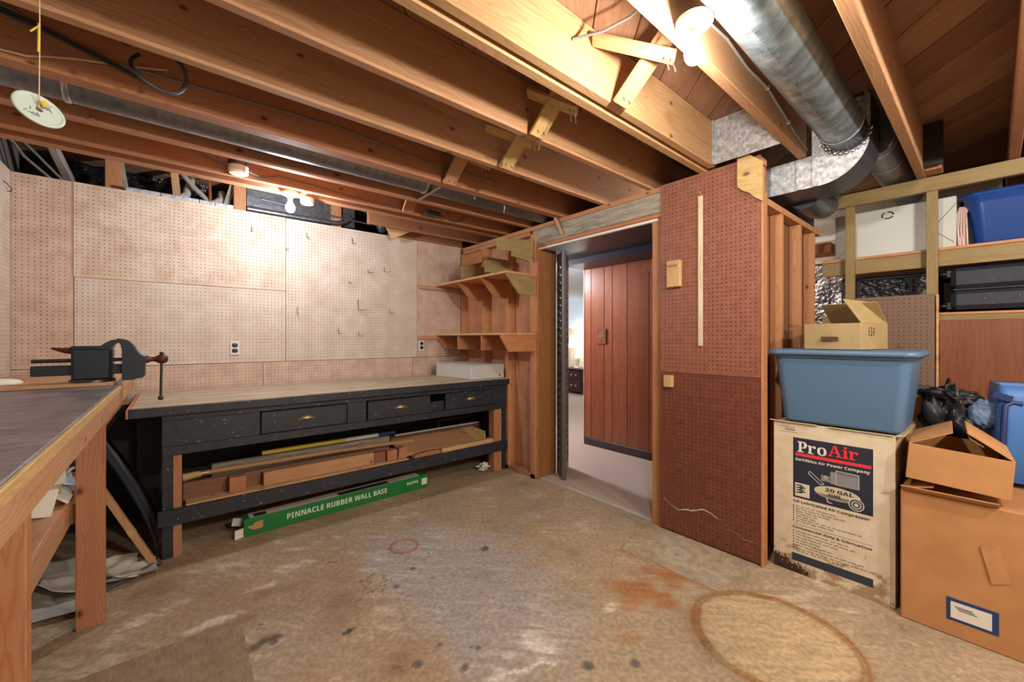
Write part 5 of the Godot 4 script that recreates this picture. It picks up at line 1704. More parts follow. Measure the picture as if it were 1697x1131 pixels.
	b.tube([V(3.698, 1.85, -0.15), V(3.698, 1.92, -0.22)], 0.0012, 5)
	b.tube([V(3.698, 1.83, -0.72), V(3.698, 1.90, -0.66)], 0.0012, 5)
	part(t, "scored_line", b, M.ink)
	t = thing("shelf_tub", "deep royal blue plastic tub on the top shelf", "tub", V(3.9, 1.8155, 0.17))
	b = MB.new()
	loft(b, V(3.93, 1.8155, 0.19), Basis(), [[0.0, 0.0, 0.0, 0.0], [0.0, 0.19, 0.25, 0.05], [0.02, 0.20, 0.265, 0.06], [0.25, 0.225, 0.295, 0.075], [0.255, 0.232, 0.30, 0.075], [0.29, 0.236, 0.306, 0.075], [0.292, 0.25, 0.318, 0.08], [0.312, 0.252, 0.32, 0.08], [0.314, 0.235, 0.30, 0.07], [0.30, 0.228, 0.295, 0.07], [0.02, 0.195, 0.26, 0.05], [0.02, 0.0, 0.0, 0.0]])
	part(t, "tub", b, M.tub_blue)
	t = thing("plastic_wrap", "crumpled clear pinkish wrap stuffed beside the royal blue tub", "wrap", V(3.75, 1.8155, -0.12))
	b = MB.new()
	for k in 7:
		var zz := -0.134 + 0.006 * k
		b.tube([V(3.74 + 0.006 * (k % 3), 1.817, zz + 0.003), V(3.73 + 0.01 * (k % 2), 1.92, zz), V(3.735, 2.02, zz - 0.004 + 0.003 * (k % 3)), V(3.77, 2.07, zz + 0.006)], 0.005, 6)
	part(t, "folds", b, mat(rgb(206, 176, 168), 0.25))
	t = thing("suitcase", "dark grey hard suitcase lying flat on the middle shelf", "suitcase", V(3.95, 1.4125, 0.14))
	boxpart(t, "lower_shell", V(3.69, 1.43, -0.165), V(4.25, 1.548, 0.55), M.suitcase, 0.025)
	boxpart(t, "upper_shell", V(3.69, 1.556, -0.165), V(4.25, 1.688, 0.55), M.suitcase, 0.025)
	boxpart(t, "zip_band", V(3.70, 1.545, -0.155), V(4.24, 1.559, 0.54), M.black_plastic, 0.003)
	for y in [1.455, 1.655]:
		for x in [3.74, 4.18]:
			b = MB.new()
			b.lathe([Vector2(0.0, -0.014), Vector2(0.026, -0.012), Vector2(0.028, 0.0), Vector2(0.026, 0.012), Vector2(0.0, 0.014)], Transform3D(Basis(V(1, 0, 0), 0.0), V(x, y, -0.20)), 18)
			part(t, "wheel", b, M.black_plastic)
			b = MB.new()
			b.box(V(x, y, -0.172), V(0.04, 0.05, 0.03), Basis(), 0.006)
			part(t, "wheel_mount", b, M.black_plastic)
	for q in [V(3.689, 1.49, -0.03), V(3.689, 1.50, 0.10)]:
		b = MB.new()
		b.lathe([Vector2(0.007, 0.0), Vector2(0.004, -0.003), Vector2(0.0, -0.004)], Transform3D(Basis(V(0, 0, 1), V(1, 0, 0), V(0, 1, 0)), q), 12)
		part(t, "stud_foot", b, M.steel)
	t = thing("dimpled_case", "black dimpled trunk on the middle shelf behind the posts", "case", V(3.98, 1.4125, -0.45))
	b = MB.new()
	var rows := []
	var nz := noise(71, 22.0, 2)
	for i in 24:
		var row := []
		for j in 40:
			var z := -0.70 + 0.46 * j / 39.0
			var y := 1.44 + 0.22 * i / 23.0
			row.append(V(3.80 - 0.012 * absf(nz.get_noise_2d(z, y)) * 2.0, y, z))
		rows.append(row)
	b.grid(rows)
	part(t, "quilted_front", b, M.black_plastic)
	boxpart(t, "trunk_body", V(3.803, 1.4125, -0.72), V(4.25, 1.69, -0.22), M.black_plastic, 0.01)
	for y in [1.42, 1.665]:
		boxpart(t, "edge_band", V(3.785, y, -0.715), V(3.803, y + 0.022, -0.225), M.suitcase, 0.002)
	for z in [-0.63, -0.36]:
		boxpart(t, "edge_band", V(3.783, 1.442, z), V(3.802, 1.664, z + 0.02), M.suitcase, 0.002)
	for z in [-0.60, -0.40, -0.30]:
		b = MB.new()
		b.blob(V(3.784, 1.64, z), V(0.007, 0.007, 0.007), 0.0, 1, 1, 10)
		part(t, "rivet", b, M.steel)
	# insulation and boards far back by the furnace
	t = thing("foil_insulation", "crinkled silver foil insulation behind the stud wall", "insulation", V(4.3, 0.9, -1.0))
	b = MB.new()
	rows = []
	nz = noise(72, 5.0, 4)
	for i in 30:
		var row := []
		for j in 30:
			var z := -1.9 + 1.08 * j / 29.0
			var y := 0.9 + 1.0 * i / 29.0
			row.append(V(4.40 + 0.05 * nz.get_noise_2d(z, y), y, z))
		rows.append(row)
	b.grid(rows)
	part(t, "foil", b, M.foil)
	b = MB.new()
	b.lo(V(4.50, 1.93, -1.45), V(4.58, 2.50, 0.05), 0.003)
	solo("white_board", "white painted board on the wall behind the top shelf", "board", V(4.5, 1.93, -0.2), b, M.white)
	b = MB.new()
	b.lo(V(3.9, 1.92, -1.04), V(4.1, 2.0, -0.80), 0.003)
	solo("blocking_timber", "reddish timber blocking beside the foil insulation", "timber", V(4.0, 1.92, -0.92), b, M.fir_red)
	b = MB.new()
	b.lo(V(4.40, 2.16, -0.25), V(4.495, 2.255, 1.8), 0.003)
	solo("ledger_timber", "reddish ledger timber along the storage wall above the tub", "timber", V(4.4, 2.16, 0.4), b, M.fir_red)

# ---------------------------------------------------------------- things on the walls
func build_wall_things():
	# outlets
	var k := 0
	for p in [V(0.362, 1.177, -3.80), V(1.962, 1.178, -3.80)]:
		var t := thing("wall_outlet", ["double outlet on the pegboard above the middle of the bench", "double outlet under the left end of the lower shelf"][k], "outlet", p, "outlets on the pegboard wall")
		var b := MB.new()
		b.box(p + V(0, 0, 0.004), V(0.062, 0.108, 0.007), Basis(), 0.003)
		part(t, "cover_plate", b, M.outlet)
		for y in [-0.021, 0.021]:
			b = MB.new()
			loft(b, p + V(0, y, 0.0078), Basis(V(1, 0, 0), PI / 2), [[0.0, 0.019, 0.016, 0.012], [0.002, 0.018, 0.015, 0.011], [0.002, 0.0, 0.0, 0.0]])
			part(t, "socket", b, M.black_plastic)
		k += 1
	# peg hooks: [x, y, drop, reach]
	var H := [[0.472, 2.15, 0.045, 0.0], [0.716, 2.018, 0.02, 0.014], [0.875, 2.165, 0.045, 0.012], [1.258, 2.178, 0.05, 0.02], [1.23, 1.775, 0.012, 0.015], [1.560, 1.945, 0.045, 0.045], [1.405, 1.90, 0.025, 0.035], [1.31, 1.62, 0.10, 0.05], [1.615, 1.525, 0.02, 0.03], [1.135, 1.335, 0.035, 0.02], [1.315, 1.315, 0.035, 0.03], [0.80, 1.515, 0.05, 0.008]]
	var L := ["short straight peg hook at the upper left of the white pegboard near the bulb", "small curled peg hook on the seam right of the stained panel", "wire peg hook near the top of the wall right of the bulb", "larger wire peg hook high on the wall right of the bulb", "tiny peg stub in the middle of the white panel", "wide double wire peg hook left of the upper shelf", "slanted peg hook just left of the wide double hook", "longest L shaped peg hook in the middle of the white panel", "small angled peg hook below left of the upper shelf", "short dark peg hook low on the white panel", "short angled peg hook low beside another one", "thin peg hook low near the panel seam"]
	for i in H.size():
		var h: Array = H[i]
		var b := MB.new()
		var p := V(h[0], h[1], -3.794)
		b.tube([p, p + V(0, -h[2] * 0.5, 0.004), p + V(0, -h[2], 0.006), p + V(h[3] * 0.5, -h[2] - 0.006, 0.02 + h[3] * 0.5), p + V(h[3], -h[2] - 0.002, 0.025 + h[3])], 0.0024, 6)
		solo("peg_hook", L[i], "hook", V(h[0], h[1] - h[2], -3.79), b, M.iron_bare, "hooks left in the pegboard")
	var b := MB.new()
	b.tube([V(-0.752, 2.16, -3.66), V(-0.744, 2.15, -3.655), V(-0.735, 2.135, -3.72), V(-0.742, 2.125, -3.74), V(-0.752, 2.12, -3.73)], 0.0026, 6)
	solo("peg_hook", "bent wire hook on the left wall pegboard", "hook", V(-0.75, 2.12, -3.7), b, M.iron_bare, "hooks left in the pegboard")
	# yardstick
	var X := 2.458
	var t := thing("yardstick", "pale wooden yardstick hanging on the brown pegboard", "yardstick", V(X, 1.205, -1.14))
	boxpart(t, "stick", V(X - 0.007, 1.205, -1.154), V(X - 0.001, 2.12, -1.126), M.pale_stick)
	b = MB.new()
	for i in 72: b.lo(V(X - 0.0076, 1.212 + i * 0.0125, -1.154), V(X - 0.007, 1.2132 + i * 0.0125, -1.154 + (0.014 if i % 4 == 0 else 0.008)), 0)
	part(t, "printed_marks", b, M.fir_dark)
	b = MB.new()
	b.tube([V(X, 2.135, -1.14), V(X - 0.016, 2.133, -1.14), V(X - 0.02, 2.145, -1.14)], 0.0028, 6)
	part(t, "nail", b, M.pine_yellow)
	# wooden switch box and little block
	t = thing("wooden_holder", "small square wooden box with a slot on the brown pegboard", "holder", V(X, 1.576, -1.30))
	boxpart(t, "box", V(X - 0.034, 1.578, -1.347), V(X - 0.001, 1.748, -1.256), M.pine, 0.004)
	boxpart(t, "slot_rail", V(X - 0.039, 1.708, -1.332), V(X - 0.0345, 1.722, -1.272), M.olive, 0.002)
	t = thing("wooden_catch", "small wooden block low on the brown pegboard next to the doorway", "block", V(X, 0.938, -1.34))
	boxpart(t, "block", V(X - 0.03, 0.938, -1.368), V(X + 0.001, 1.014, -1.312), M.pine_yellow, 0.003)
	# pine plate at the corner
	b = MB.new()
	b.prism(PackedVector2Array([Vector2(-0.925, 2.108), Vector2(-0.90, 2.082), Vector2(-0.86, 2.056), Vector2(-0.84, 2.03), Vector2(-0.80, 1.998), Vector2(-0.80, 2.215), Vector2(-0.925, 2.325)]), 0.018, Transform3D(Basis(V(0, 0, 1), V(0, 1, 0), V(-1, 0, 0)), V(2.457, 0, 0)))
	solo("corner_plate", "yellow pine board nailed to the top corner of the brown pegboard", "board", V(2.45, 2.0, -0.86), b, M.pine_yellow)
	# stick dangling over the header
	b = MB.new()
	b.bar(V(2.44, 2.32, -2.38), V(2.45, 2.11, -2.275), 0.022, 0.012, V(1, 0, 0), 0.001)
	solo("hanging_stick", "thin pale stick dangling in front of the grey door header", "stick", V(2.45, 2.11, -2.3), b, M.pine)

# ---------------------------------------------------------------- small things under the joists
func build_ceiling_things():
	# spool lid on a string
	var c := V(-0.252, 1.807, -1.49)
	var t := thing("hanging_disc", "pale green plastic spool disc hanging on a string at the left", "disc", c)
	var d := (c - V(0, 1.25, 0)).normalized()
	var right := d.cross(Vector3.UP).normalized()
	var upi := right.cross(d).normalized()
	var m := (upi * 0.88 + right * 0.47).normalized()
	var n := (-d * 0.66 + m * 0.75).normalized()
	var x := n.cross(V(0.2, 0.3, 0.9)).normalized()
	var bs := Basis(x, n, x.cross(n))
	var b := MB.new()
	b.lathe([Vector2(0.007, -0.003), Vector2(0.044, -0.003), null, Vector2(0.044, -0.003), Vector2(0.046, -0.001), Vector2(0.046, 0.002), Vector2(0.044, 0.004), Vector2(0.040, 0.004), Vector2(0.038, 0.0015), null, Vector2(0.038, 0.0015), Vector2(0.007, 0.0015), null, Vector2(0.007, 0.0015), Vector2(0.007, -0.003)], Transform3D(bs, c), 40)
	part(t, "disc", b, M.spool)
	b = MB.new()
	for i in 14:
		var a := 0.5 + 0.25 * (i % 5) + (PI if i > 6 else 0.0)
		var rr := 0.017 + 0.0045 * (i % 4)
		var p := c + bs * V(cos(a) * rr, 0.0019, sin(a) * rr)
		b.box(p, V(0.009, 0.0004, 0.0022), bs * Basis(V(0, 1, 0), 0.7 * i), 0)
	part(t, "printed_ink", b, M.spool_ink)
	b = MB.new()
	b.tube([V(c.x, 2.26, c.z), c + V(0.001, 0.18, 0), c + V(0, 0.035, 0), c + V(0, 0.004, 0.003)], 0.0013, 6)
	part(t, "string", b, M.string)
	b = MB.new()
	b.tube([c + V(0, 0.21, 0), c + V(-0.001, 0.14, 0.001)], 0.0024, 6)
	part(t, "yellow_knot", b, M.yellow)
	b = MB.new()
	b.tube([c + V(0, 0.205, 0), c + V(-0.014, 0.185, 0)], 0.002, 6)
	part(t, "yellow_tail", b, M.yellow)
	b = MB.new()
	b.bar(c + n * 0.004 + V(0.004, 0.022, 0), c + n * 0.004 + V(0.012, 0.008, 0), 0.012, 0.0008, n, 0)
	part(t, "yellow_tape", b, M.yellow)
	# cables along the joist
	t = thing("black_cable", "coiled black cable strung along the joist over the left bench", "cable", V(0.0, 2.3, -2.25))
	b = MB.new()
	var z := -2.268
	b.tube([V(-0.76, 2.47, z), V(-0.448, 2.437, z), V(-0.331, 2.387, z), V(-0.194, 2.357, z), V(-0.129, 2.361, z), V(0.022, 2.366, z), V(0.313, 2.379, z), V(0.674, 2.391, z), V(1.174, 2.355, z), V(1.8, 2.36, z)], 0.0055, 8)
	part(t, "run", b, M.grey_cable)
	for q in [0.0, 0.010]:
		b = MB.new()
		b.tube([V(-0.76, 2.45 + q, z + 0.012), V(-0.40, 2.40 + q, z + 0.012), V(-0.20, 2.345 + q, z + 0.012), V(-0.08, 2.31, z + 0.02)], 0.0055, 8)
		var pts := []
		for i in 22:
			var a := PI * 0.75 + TAU * 0.80 * i / 21.0
			pts.append(V(-0.045 + (0.080 + q * 0.4) * cos(a), 2.30 + (0.070 + q * 0.4) * sin(a), -2.10 - 0.005 * q + 0.02 * sin(a * 2.0)))
		b.tube(pts, 0.005, 8)
		part(t, "loop", b, M.black_cable)
	b = MB.new()
	b.tube([V(-0.76, 2.262, z), V(-0.414, 2.284, z), V(-0.352, 2.308, z), V(-0.287, 2.329, z), V(-0.144, 2.362, z), V(-0.02, 2.40, z)], 0.004, 6)
	solo("thin_cable", "thin cream cable sagging along the joist above the left bench", "cable", V(-0.4, 2.28, z), b, M.cream_cable)
	b = MB.new()
	b.tube([V(-0.76, 2.46, z + 0.008), V(-0.471, 2.407, z + 0.008), V(-0.40, 2.375, z + 0.008), V(-0.382, 2.341, z + 0.006), V(-0.338, 2.317, z)], 0.003, 6)
	solo("thin_cable", "thin brown cable dipping down at the top left corner", "cable", V(-0.4, 2.31, z), b, M.grey_cable)
	# cable from the double joist up to the bulb
	b = MB.new()
	b.tube([V(1.18, 2.41, -1.044), V(1.21, 2.42, -1.02), V(1.25, 2.42, -0.95), V(1.28, 2.43, -0.85), V(1.27, 2.45, -0.705)], 0.0055, 8)
	solo("feed_cable", "grey cable arching from the double joist toward the lit bulb", "cable", V(1.2, 2.41, -0.9), b, M.grey_cable)
	t = thing("stapled_cable", "grey cable stapled along the joist beside the round duct", "cable", V(1.9, 2.36, -0.652))
	b = MB.new()
	b.tube([V(1.26, 2.272, -0.640), V(1.40, 2.38, -0.652), V(1.62, 2.40, -0.652), V(1.82, 2.375, -0.652), V(2.05, 2.385, -0.652), V(2.25, 2.35, -0.652), V(2.45, 2.31, -0.652), V(2.66, 2.285, -0.652)], 0.0055, 8)
	part(t, "cable", b, M.grey_cable)
	for q in [V(1.42, 2.382, -0.652), V(2.06, 2.385, -0.652), V(2.35, 2.33, -0.652)]:
		b = MB.new()
		b.box(q, V(0.006, 0.022, 0.016), Basis(), 0.001)
		part(t, "staple", b, M.steel)
	# junction box on the joist over the bench with the cable that leaves it
	t = thing("junction_box", "round silver junction box under the joist over the left end of the bench", "junction box", V(0.30, 2.262, -3.03))
	b = MB.new()
	b.lathe([Vector2(0.0, -0.03), Vector2(0.046, -0.03), Vector2(0.052, -0.024), Vector2(0.052, 0.014)], Transform3D(Basis(), V(0.30, 2.285, -2.955)), 16)
	part(t, "box", b, M.porcelain)
	b = MB.new()
	b.lathe([Vector2(0.053, 0.0), Vector2(0.055, 0.006), Vector2(0.053, 0.04)], Transform3D(Basis(), V(0.30, 2.30, -2.955)), 16)
	part(t, "rim", b, M.galv_dark)
	b = MB.new()
	b.tube([V(0.06, 2.36, -3.005), V(0.18, 2.33, -3.0), V(0.25, 2.31, -2.97)], 0.005, 8)
	b.tube([V(0.35, 2.29, -2.97), V(0.42, 2.285, -3.0), V(0.52, 2.32, -3.005), V(0.75, 2.31, -3.005), V(1.0, 2.29, -3.005), V(1.4, 2.28, -3.005)], 0.005, 8)
	part(t, "cable", b, M.grey_cable)
	t = thing("junction_box", "grey junction box beside the lit white bulb", "junction box", V(0.73, 2.215, -3.17))
	b = MB.new()
	b.lathe([Vector2(0.0, 0.0), Vector2(0.036, 0.002), Vector2(0.044, 0.01), Vector2(0.046, 0.044)], Transform3D(Basis(), V(0.735, 2.215, -3.17)), 14)
	part(t, "box", b, M.porcelain)
	t = thing("junction_box", "black junction box hanging in the bay near the far end of the bench", "junction box", V(1.60, 2.25, -2.93))
	b = MB.new()
	b.lo(V(1.54, 2.25, -2.96), V(1.68, 2.285, -2.90), 0.008)
	part(t, "box", b, M.black_plastic)
	b = MB.new()
	b.tube([V(1.69, 2.27, -2.93), V(1.80, 2.25, -2.95), V(1.90, 2.27, -2.96), V(1.96, 2.33, -2.99)], 0.004, 6)
	part(t, "cable", b, M.black_cable)
	# bent nails and clips sticking from joists
	var N := [[V(-0.30, 2.29, -2.694), V(-0.298, 2.265, -2.67), "short bright staple on the joist left of the spool"], [V(0.20, 2.35, -3.009), V(0.205, 2.30, -2.985), "pair of bright clips left of the round junction box"], [V(1.93, 2.27, -2.39), V(1.93, 2.215, -2.40), "steel hook below the joist near the door"], [V(1.60, 2.255, -2.32), V(1.60, 2.225, -2.32), "tiny nail tip under the joist before the shelf"], [V(1.50, 2.36, -1.86), V(1.66, 2.30, -1.80), "white bent wire end hanging from the joist"]]
	for q in N:
		b = MB.new()
		b.tube([q[0], (q[0] + q[1]) * 0.5 + V(0.003, -0.004, 0.003), q[1], q[1] + V(0.012, 0.002, 0.004)], 0.0025, 6)
		solo("bent_nail", q[2], "nail", q[1], b, M.steel, "nails and clips in the joists")
	b = MB.new()
	b.tube([V(2.46, 2.50, -0.40), V(2.50, 2.42, -0.385), V(2.53, 2.36, -0.38), V(2.55, 2.33, -0.385)], 0.003, 6)
	b.tube([V(2.47, 2.49, -0.39), V(2.52, 2.40, -0.375), V(2.55, 2.35, -0.38)], 0.003, 6)
	solo("hanger_wire", "twisted wire hanger at the end of the round silver duct", "wire", V(2.5, 2.33, -0.385), b, M.steel)
	b = MB.new()
	b.lo(V(3.40, 2.27, -0.261), V(3.44, 2.515, -0.18), 0.002)
	solo("joist_hanger", "dark block beside the joist end at the storage wall", "block", V(3.42, 2.27, -0.22), b, M.black_raw)
	b = MB.new()
	b.lo(V(3.47, 2.262, -0.261), V(3.60, 2.515, -0.19), 0.002)
	solo("joist_block", "short wooden block at the joist end above the shelf rail", "block", V(3.5, 2.262, -0.22), b, M.fir_red)

# ---------------------------------------------------------------- clutter under the left bench
func sheet(rows: Array, th: float) -> MB:
	var b := MB.new()
	b.grid(rows)
	var back := []
	for r in rows:
		var q := []
		for p in r: q.append(p + V(0, -th, 0))
		back.append(q)
	b.grid(back, false, true)
	return b

func build_under_left_bench():
	# leaning plank
	var b := MB.new()
	b.bar(V(-0.085, 0.012, -2.96), V(-0.40, 0.72, -2.96), 0.035, 0.03, V(0.9, 0.4, 0), 0.002)
	var t := thing("leaning_plank", "wooden batten leaning under the left bench beside the black sheets", "plank", V(-0.09, 0, -2.96))
	part(t, "batten", b, M.fir)
	b = MB.new()
	b.bar(V(-0.168, 0.199, -2.96), V(-0.182, 0.231, -2.96), 0.0365, 0.0315, V(0.9, 0.4, 0), 0.001)
	part(t, "tape_band", b, M.pine_yellow)
	# bowed rubber sheets
	var k := 0
	for q in [[-3.0, 0.0, M.rubber, "bowed black rubber sheet leaning behind the batten"], [-3.21, 0.06, M.rubber2, "grey side of a bowed sheet leaning behind the black rubber one"], [-3.40, 0.10, M.black_sheet, "glossy black sheet leaning at the end of the black bench"]]:
		var rows := []
		for i in 12:
			var f := i / 11.0
			var row := []
			for j in 5:
				var g := j / 4.0
				row.append(V(-0.070 - 0.27 * pow(f, 1.45) - q[1] * f * 0.5, 0.012 + 0.74 * f, q[0] - 0.17 * g))
			rows.append(row)
		b = MB.new()
		b.grid(rows)
		var back := []
		for r in rows:
			var s := []
			for p in r: s.append(p + V(-0.004, -0.003, 0))
			back.append(s)
		b.grid(back, false, true)
		solo("rubber_sheet", q[3], "sheet", V(-0.08, 0.0, q[0]), b, q[2], "sheets leaning under the left bench")
		k += 1
	# papers on the floor
	var nz := noise(66, 2.6, 3)
	var S := [[V(-0.72, 0, -3.30), V(0.42, 0, 0.05), V(0.05, 0, 0.62), M.paper2, "large curled grey paper sheet on the floor under the left bench"], [V(-0.50, 0.012, -3.10), V(0.34, 0, 0.0), V(0.02, 0, 0.30), M.paper, "cream paper sheet lying over the grey one under the left bench"], [V(-0.30, 0.01, -2.95), V(0.22, 0, -0.02), V(0.02, 0, 0.14), M.paper2, "narrow torn paper strip near the foot of the batten"]]
	for q in S:
		var rows := []
		for i in 16:
			var row := []
			for j in 16:
				var u := i / 15.0
				var v := j / 15.0
				var p: Vector3 = q[0] + q[1] * u + q[2] * v
				var lift: float = maxf(0.0, 0.05 * nz.get_noise_2d(p.x * 1.3, p.z * 1.8)) + 0.075 * pow(maxf(0.0, 0.5 - u), 2.0) * 4.0 * v + 0.02 * pow(absf(v - 0.5) * 2.0, 3.0)
				row.append(p + V(0, 0.006 + lift, 0))
			rows.append(row)
		solo("paper_sheet", q[4], "paper", q[0] + (q[1] + q[2]) * 0.5, sheet(rows, 0.002), q[3], "papers under the left bench")
	b = MB.new()
	b.tube([V(-0.26, 0.012, -2.80), V(-0.14, 0.014, -2.90), V(-0.075, 0.02, -2.955), V(-0.055, 0.012, -2.93)], 0.009, 8)
	solo("rubber_hose", "short black hose end on the floor at the bench leg", "hose", V(-0.15, 0, -2.87), b, M.rubber)
	# small cartons and papers on the low shelf
	var r := RandomNumberGenerator.new(); r.seed = 91
	var C := [
		[V(-0.43, 0.61, -2.42), V(0.05, 0.075, 0.10), 0.4, M.paper_blue, "pale blue small box at the near end of the low shelf"],
		[V(-0.46, 0.62, -2.58), V(0.08, 0.09, 0.09), -0.3, M.paper, "white small box with a folded lid on the low shelf"],
		[V(-0.42, 0.63, -2.74), V(0.06, 0.11, 0.08), 0.7, M.paper2, "grey white small box leaning on its neighbours"],
		[V(-0.50, 0.70, -2.65), V(0.07, 0.07, 0.12), 0.2, M.card, "tan small box on top of the white ones"],
		[V(-0.45, 0.73, -2.85), V(0.09, 0.13, 0.09), -0.5, M.card_tan, "largest cream carton in the clutter"],
		[V(-0.48, 0.64, -2.94), V(0.10, 0.13, 0.10), 0.3, M.paper, "white carton with an orange edge behind the clutter"],
		[V(-0.50, 0.74, -3.04), V(0.05, 0.16, 0.13), 0.1, M.paper2, "upright white packet at the back of the clutter"],
		[V(-0.47, 0.60, -3.20), V(0.14, 0.05, 0.18), 0.5, M.bag_blue_dark, "dark blue packet near the bench leg"],
		[V(-0.385, 0.625, -2.33), V(0.055, 0.10, 0.07), 0.3, M.paper, "white upright box at the front edge of the low shelf"],
		[V(-0.40, 0.612, -2.43), V(0.06, 0.075, 0.09), -0.4, M.card_tan, "cream low box at the front edge of the low shelf"],
		[V(-0.385, 0.64, -2.555), V(0.05, 0.13, 0.06), 0.6, M.paper_blue, "pale blue upright packet beside the cream low box"],
		[V(-0.40, 0.632, -2.66), V(0.07, 0.115, 0.08), -0.2, M.paper, "white box just behind the upright bench leg"],
		[V(-0.39, 0.70, -2.42), V(0.05, 0.06, 0.10), 0.9, M.paper2, "grey white box lying askew on top of the front row"]]
	for q in C:
		var t2 := thing("small_box", q[4], "box", V(q[0].x, 0.573, q[0].z), "small boxes on the low shelf")
		b = MB.new()
		var bs := Basis(V(0, 1, 0), q[2]) * Basis(V(0, 0, 1), 0.25 * sin(q[0].z * 9.0))
		b.box(q[0], q[1], bs, 0.002)
		part(t2, "carton", b, q[3])
		b = MB.new()
		b.box(q[0] + bs * V(0, q[1].y * 0.5 + 0.012, q[1].z * 0.3), V(q[1].x, 0.0015, q[1].z * 0.6), bs * Basis(V(1, 0, 0), -0.5), 0)
		part(t2, "flap", b, q[3])
	for i in 5:
		var rows := []
		var o := V(-0.44 + 0.03 * sin(i * 2.1), 0.60 + 0.035 * i, -2.42 - 0.12 * i)
		for a in 6:
			var row := []
			for c2 in 6:
				row.append(o + V(0.13 * a / 5.0 - 0.02, 0.03 * sin(a * 0.7 + i) + 0.02 * nz.get_noise_2d(a * 0.4 + i * 9, c2 * 0.4), -0.12 + 0.14 * c2 / 5.0 + 0.02 * a / 5.0))
			rows.append(row)
		solo("loose_leaf", ["crumpled white leaf nearest on the low shelf", "second crumpled white leaf on the low shelf", "crumpled white leaf in the middle of the clutter", "crumpled white leaf high in the clutter", "crumpled white leaf farthest back on the low shelf"][i], "paper", o, sheet(rows, 0.0015), M.paper if i % 2 == 0 else M.paper_blue, "papers on the low shelf")
	b = MB.new()
	b.bar(V(-0.45, 0.58, -2.86), V(-0.40, 0.76, -3.02), 0.10, 0.004, V(1, 0, 0.3), 0.0)
	solo("card_flap", "pinkish brown card propped behind the bench leg", "cardboard", V(-0.4, 0.6, -2.5), b, M.card)

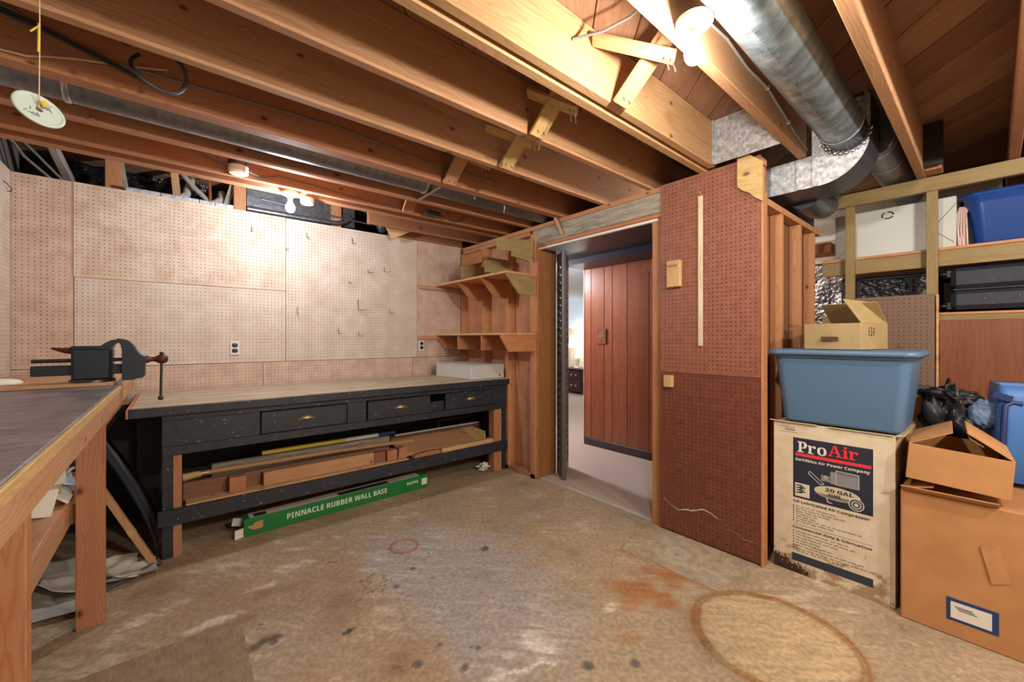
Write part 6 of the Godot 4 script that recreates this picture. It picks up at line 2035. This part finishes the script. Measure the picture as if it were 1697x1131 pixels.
# ---------------------------------------------------------------- what shows over the top of the pegboard wall
func build_cavity():
	# black sheeting hung behind the wall
	var rows := []
	var nz := noise(88, 6.0, 4)
	for i in 14:
		var row := []
		for j in 70:
			var x := -0.78 + 2.3 * j / 69.0
			var y := 1.9 + 0.62 * i / 13.0
			row.append(V(x, y, -4.22 + 0.06 * nz.get_noise_2d(x, y * 2.0)))
		rows.append(row)
	var b := MB.new()
	b.grid(rows)
	solo("plastic_sheeting", "glossy black plastic sheeting behind the top of the pegboard wall", "sheeting", V(0.3, 1.9, -4.2), b, M.black_sheet)
	var W := [[V(-0.52, 2.26, -4.02), V(-0.60, 2.50, -3.80), M.weathered, "weathered slanting stud end above the left pegboard"], [V(-0.27, 2.28, -4.0), V(-0.30, 2.51, -3.92), M.weathered, "whitish stud end right of the first orange stud"], [V(0.02, 2.28, -4.0), V(0.0, 2.51, -3.95), M.pine, "pale stud end above the middle of the stained panel"], [V(0.31, 2.27, -3.99), V(0.37, 2.51, -3.92), M.weathered, "pale stud end left of the second orange stud"]]
	for q in W:
		b = MB.new()
		b.bar(q[0], q[1], 0.05, 0.04, V(1, 0, 0.2))
		solo("stud_end", q[3], "timber", q[0], b, q[2], "timbers above the pegboard wall")
	for q in [[-0.255, -0.075], [-0.072, 0.14], [0.143, 0.235], [0.238, 0.355]]:
		b = MB.new()
		b.lo(V(q[0], 2.262, -3.846), V(q[1], 2.29, -3.80), 0.002)
		solo("metal_channel", ["leftmost length of metal channel along the wall top", "second length of metal channel along the wall top", "short third length of metal channel along the wall top", "right end length of metal channel along the wall top"][used.get("metal_channel", 0)], "channel", V(q[0], 2.262, -3.82), b, M.galv, "metal channel on the wall top")
	var Pp := [
		[[V(0.12, 2.52, -4.1), V(0.08, 2.42, -4.06), V(0.07, 2.36, -4.02), V(0.02, 2.31, -3.98), V(-0.08, 2.28, -3.95)], 0.028, M.pipe_grey, "bent grey pipe above the stained panel"],
		[[V(0.05, 2.52, -4.02), V(0.12, 2.42, -3.98), V(0.20, 2.33, -3.94), V(0.26, 2.29, -3.92)], 0.018, M.pipe_grey, "straight slanting pipe next to the bent grey pipe"],
		[[V(0.30, 2.44, -4.06), V(0.29, 2.37, -4.0), V(0.25, 2.32, -3.95), V(0.18, 2.285, -3.92)], 0.028, M.pipe_grey, "second bent grey pipe left of the orange stud"],
		[[V(0.21, 2.50, -3.92), V(0.215, 2.38, -3.92), V(0.215, 2.27, -3.92)], 0.010, M.copper, "thin upright copper pipe above the stained panel"],
		[[V(0.45, 2.30, -3.86), V(0.82, 2.30, -3.86), V(1.14, 2.305, -3.86), V(1.21, 2.33, -3.87), V(1.27, 2.38, -3.88)], 0.024, M.galv_dull, "level metal conduit with an elbow along the wall top"],
		[[V(0.55, 2.40, -3.87), V(0.95, 2.375, -3.86), V(1.45, 2.35, -3.85)], 0.008, M.galv_dull, "thin rod above the level conduit"]]
	for q in Pp:
		b = MB.new()
		b.tube(q[0], q[1], 12)
		solo("pipe", q[3], "pipe", q[0][0], b, q[2], "pipes above the pegboard wall")
	for q in [[V(-0.78, 2.50, -3.72), V(-0.66, 2.40, -3.80), V(-0.55, 2.27, -3.86)], [V(-0.78, 2.46, -3.70), V(-0.70, 2.36, -3.78), V(-0.60, 2.265, -3.84)]]:
		b = MB.new()
		b.tube([q[0], (q[0] + q[1]) * 0.5 + V(0.01, 0.006, 0), q[1], q[2]], 0.008, 8)
		solo("grey_hose", ["upper grey hose hanging in the top left corner", "lower grey hose hanging in the top left corner"][used.get("grey_hose", 0)], "hose", q[2], b, M.grey_cable, "hoses in the top left corner")
	b = MB.new()
	b.lo(V(0.45, 2.30, -4.05), V(1.32, 2.50, -3.90), 0.004)
	solo("flat_duct", "flat grey duct over the wall behind the white bulb", "duct", V(0.9, 2.3, -3.98), b, M.galv_dull)
	t_can()
	b = MB.new()
	b.bar(V(1.57, 2.262, -3.70), V(2.02, 2.50, -3.62), 0.04, 0.13, V(-0.4, 0.8, 0))
	solo("diagonal_brace", "pale diagonal timber brace above the right end of the pegboard", "timber", V(1.6, 2.262, -3.7), b, M.pine, "timbers above the pegboard wall")
	b = MB.new()
	b.lo(V(1.60, 2.262, -3.80), V(2.44, 2.40, -3.76), 0.003)
	solo("rim_timber", "reddish timber on the wall top in the far right corner", "timber", V(2.0, 2.262, -3.78), b, M.fir_red, "timbers above the pegboard wall")
	b = MB.new()
	b.lo(V(1.30, 2.262, -3.54), V(4.4, 2.51, -3.50), 0.003)
	solo("short_joist", "short reddish joist over the far right corner of the wall", "timber", V(2.3, 2.262, -3.52), b, M.fir_red, "timbers above the pegboard wall")

func t_can():
	var t := thing("vent_can", "small dark metal vent can above the pegboard beside the brace", "vent", V(1.52, 2.28, -3.78))
	var b := MB.new()
	b.lathe([Vector2(0.0, -0.08), Vector2(0.035, -0.07), Vector2(0.05, -0.03), Vector2(0.052, 0.08)], Transform3D(Basis(V(0, 0, 1), 0.35), V(1.52, 2.35, -3.78)), 20)
	part(t, "can", b, M.galv_dark)
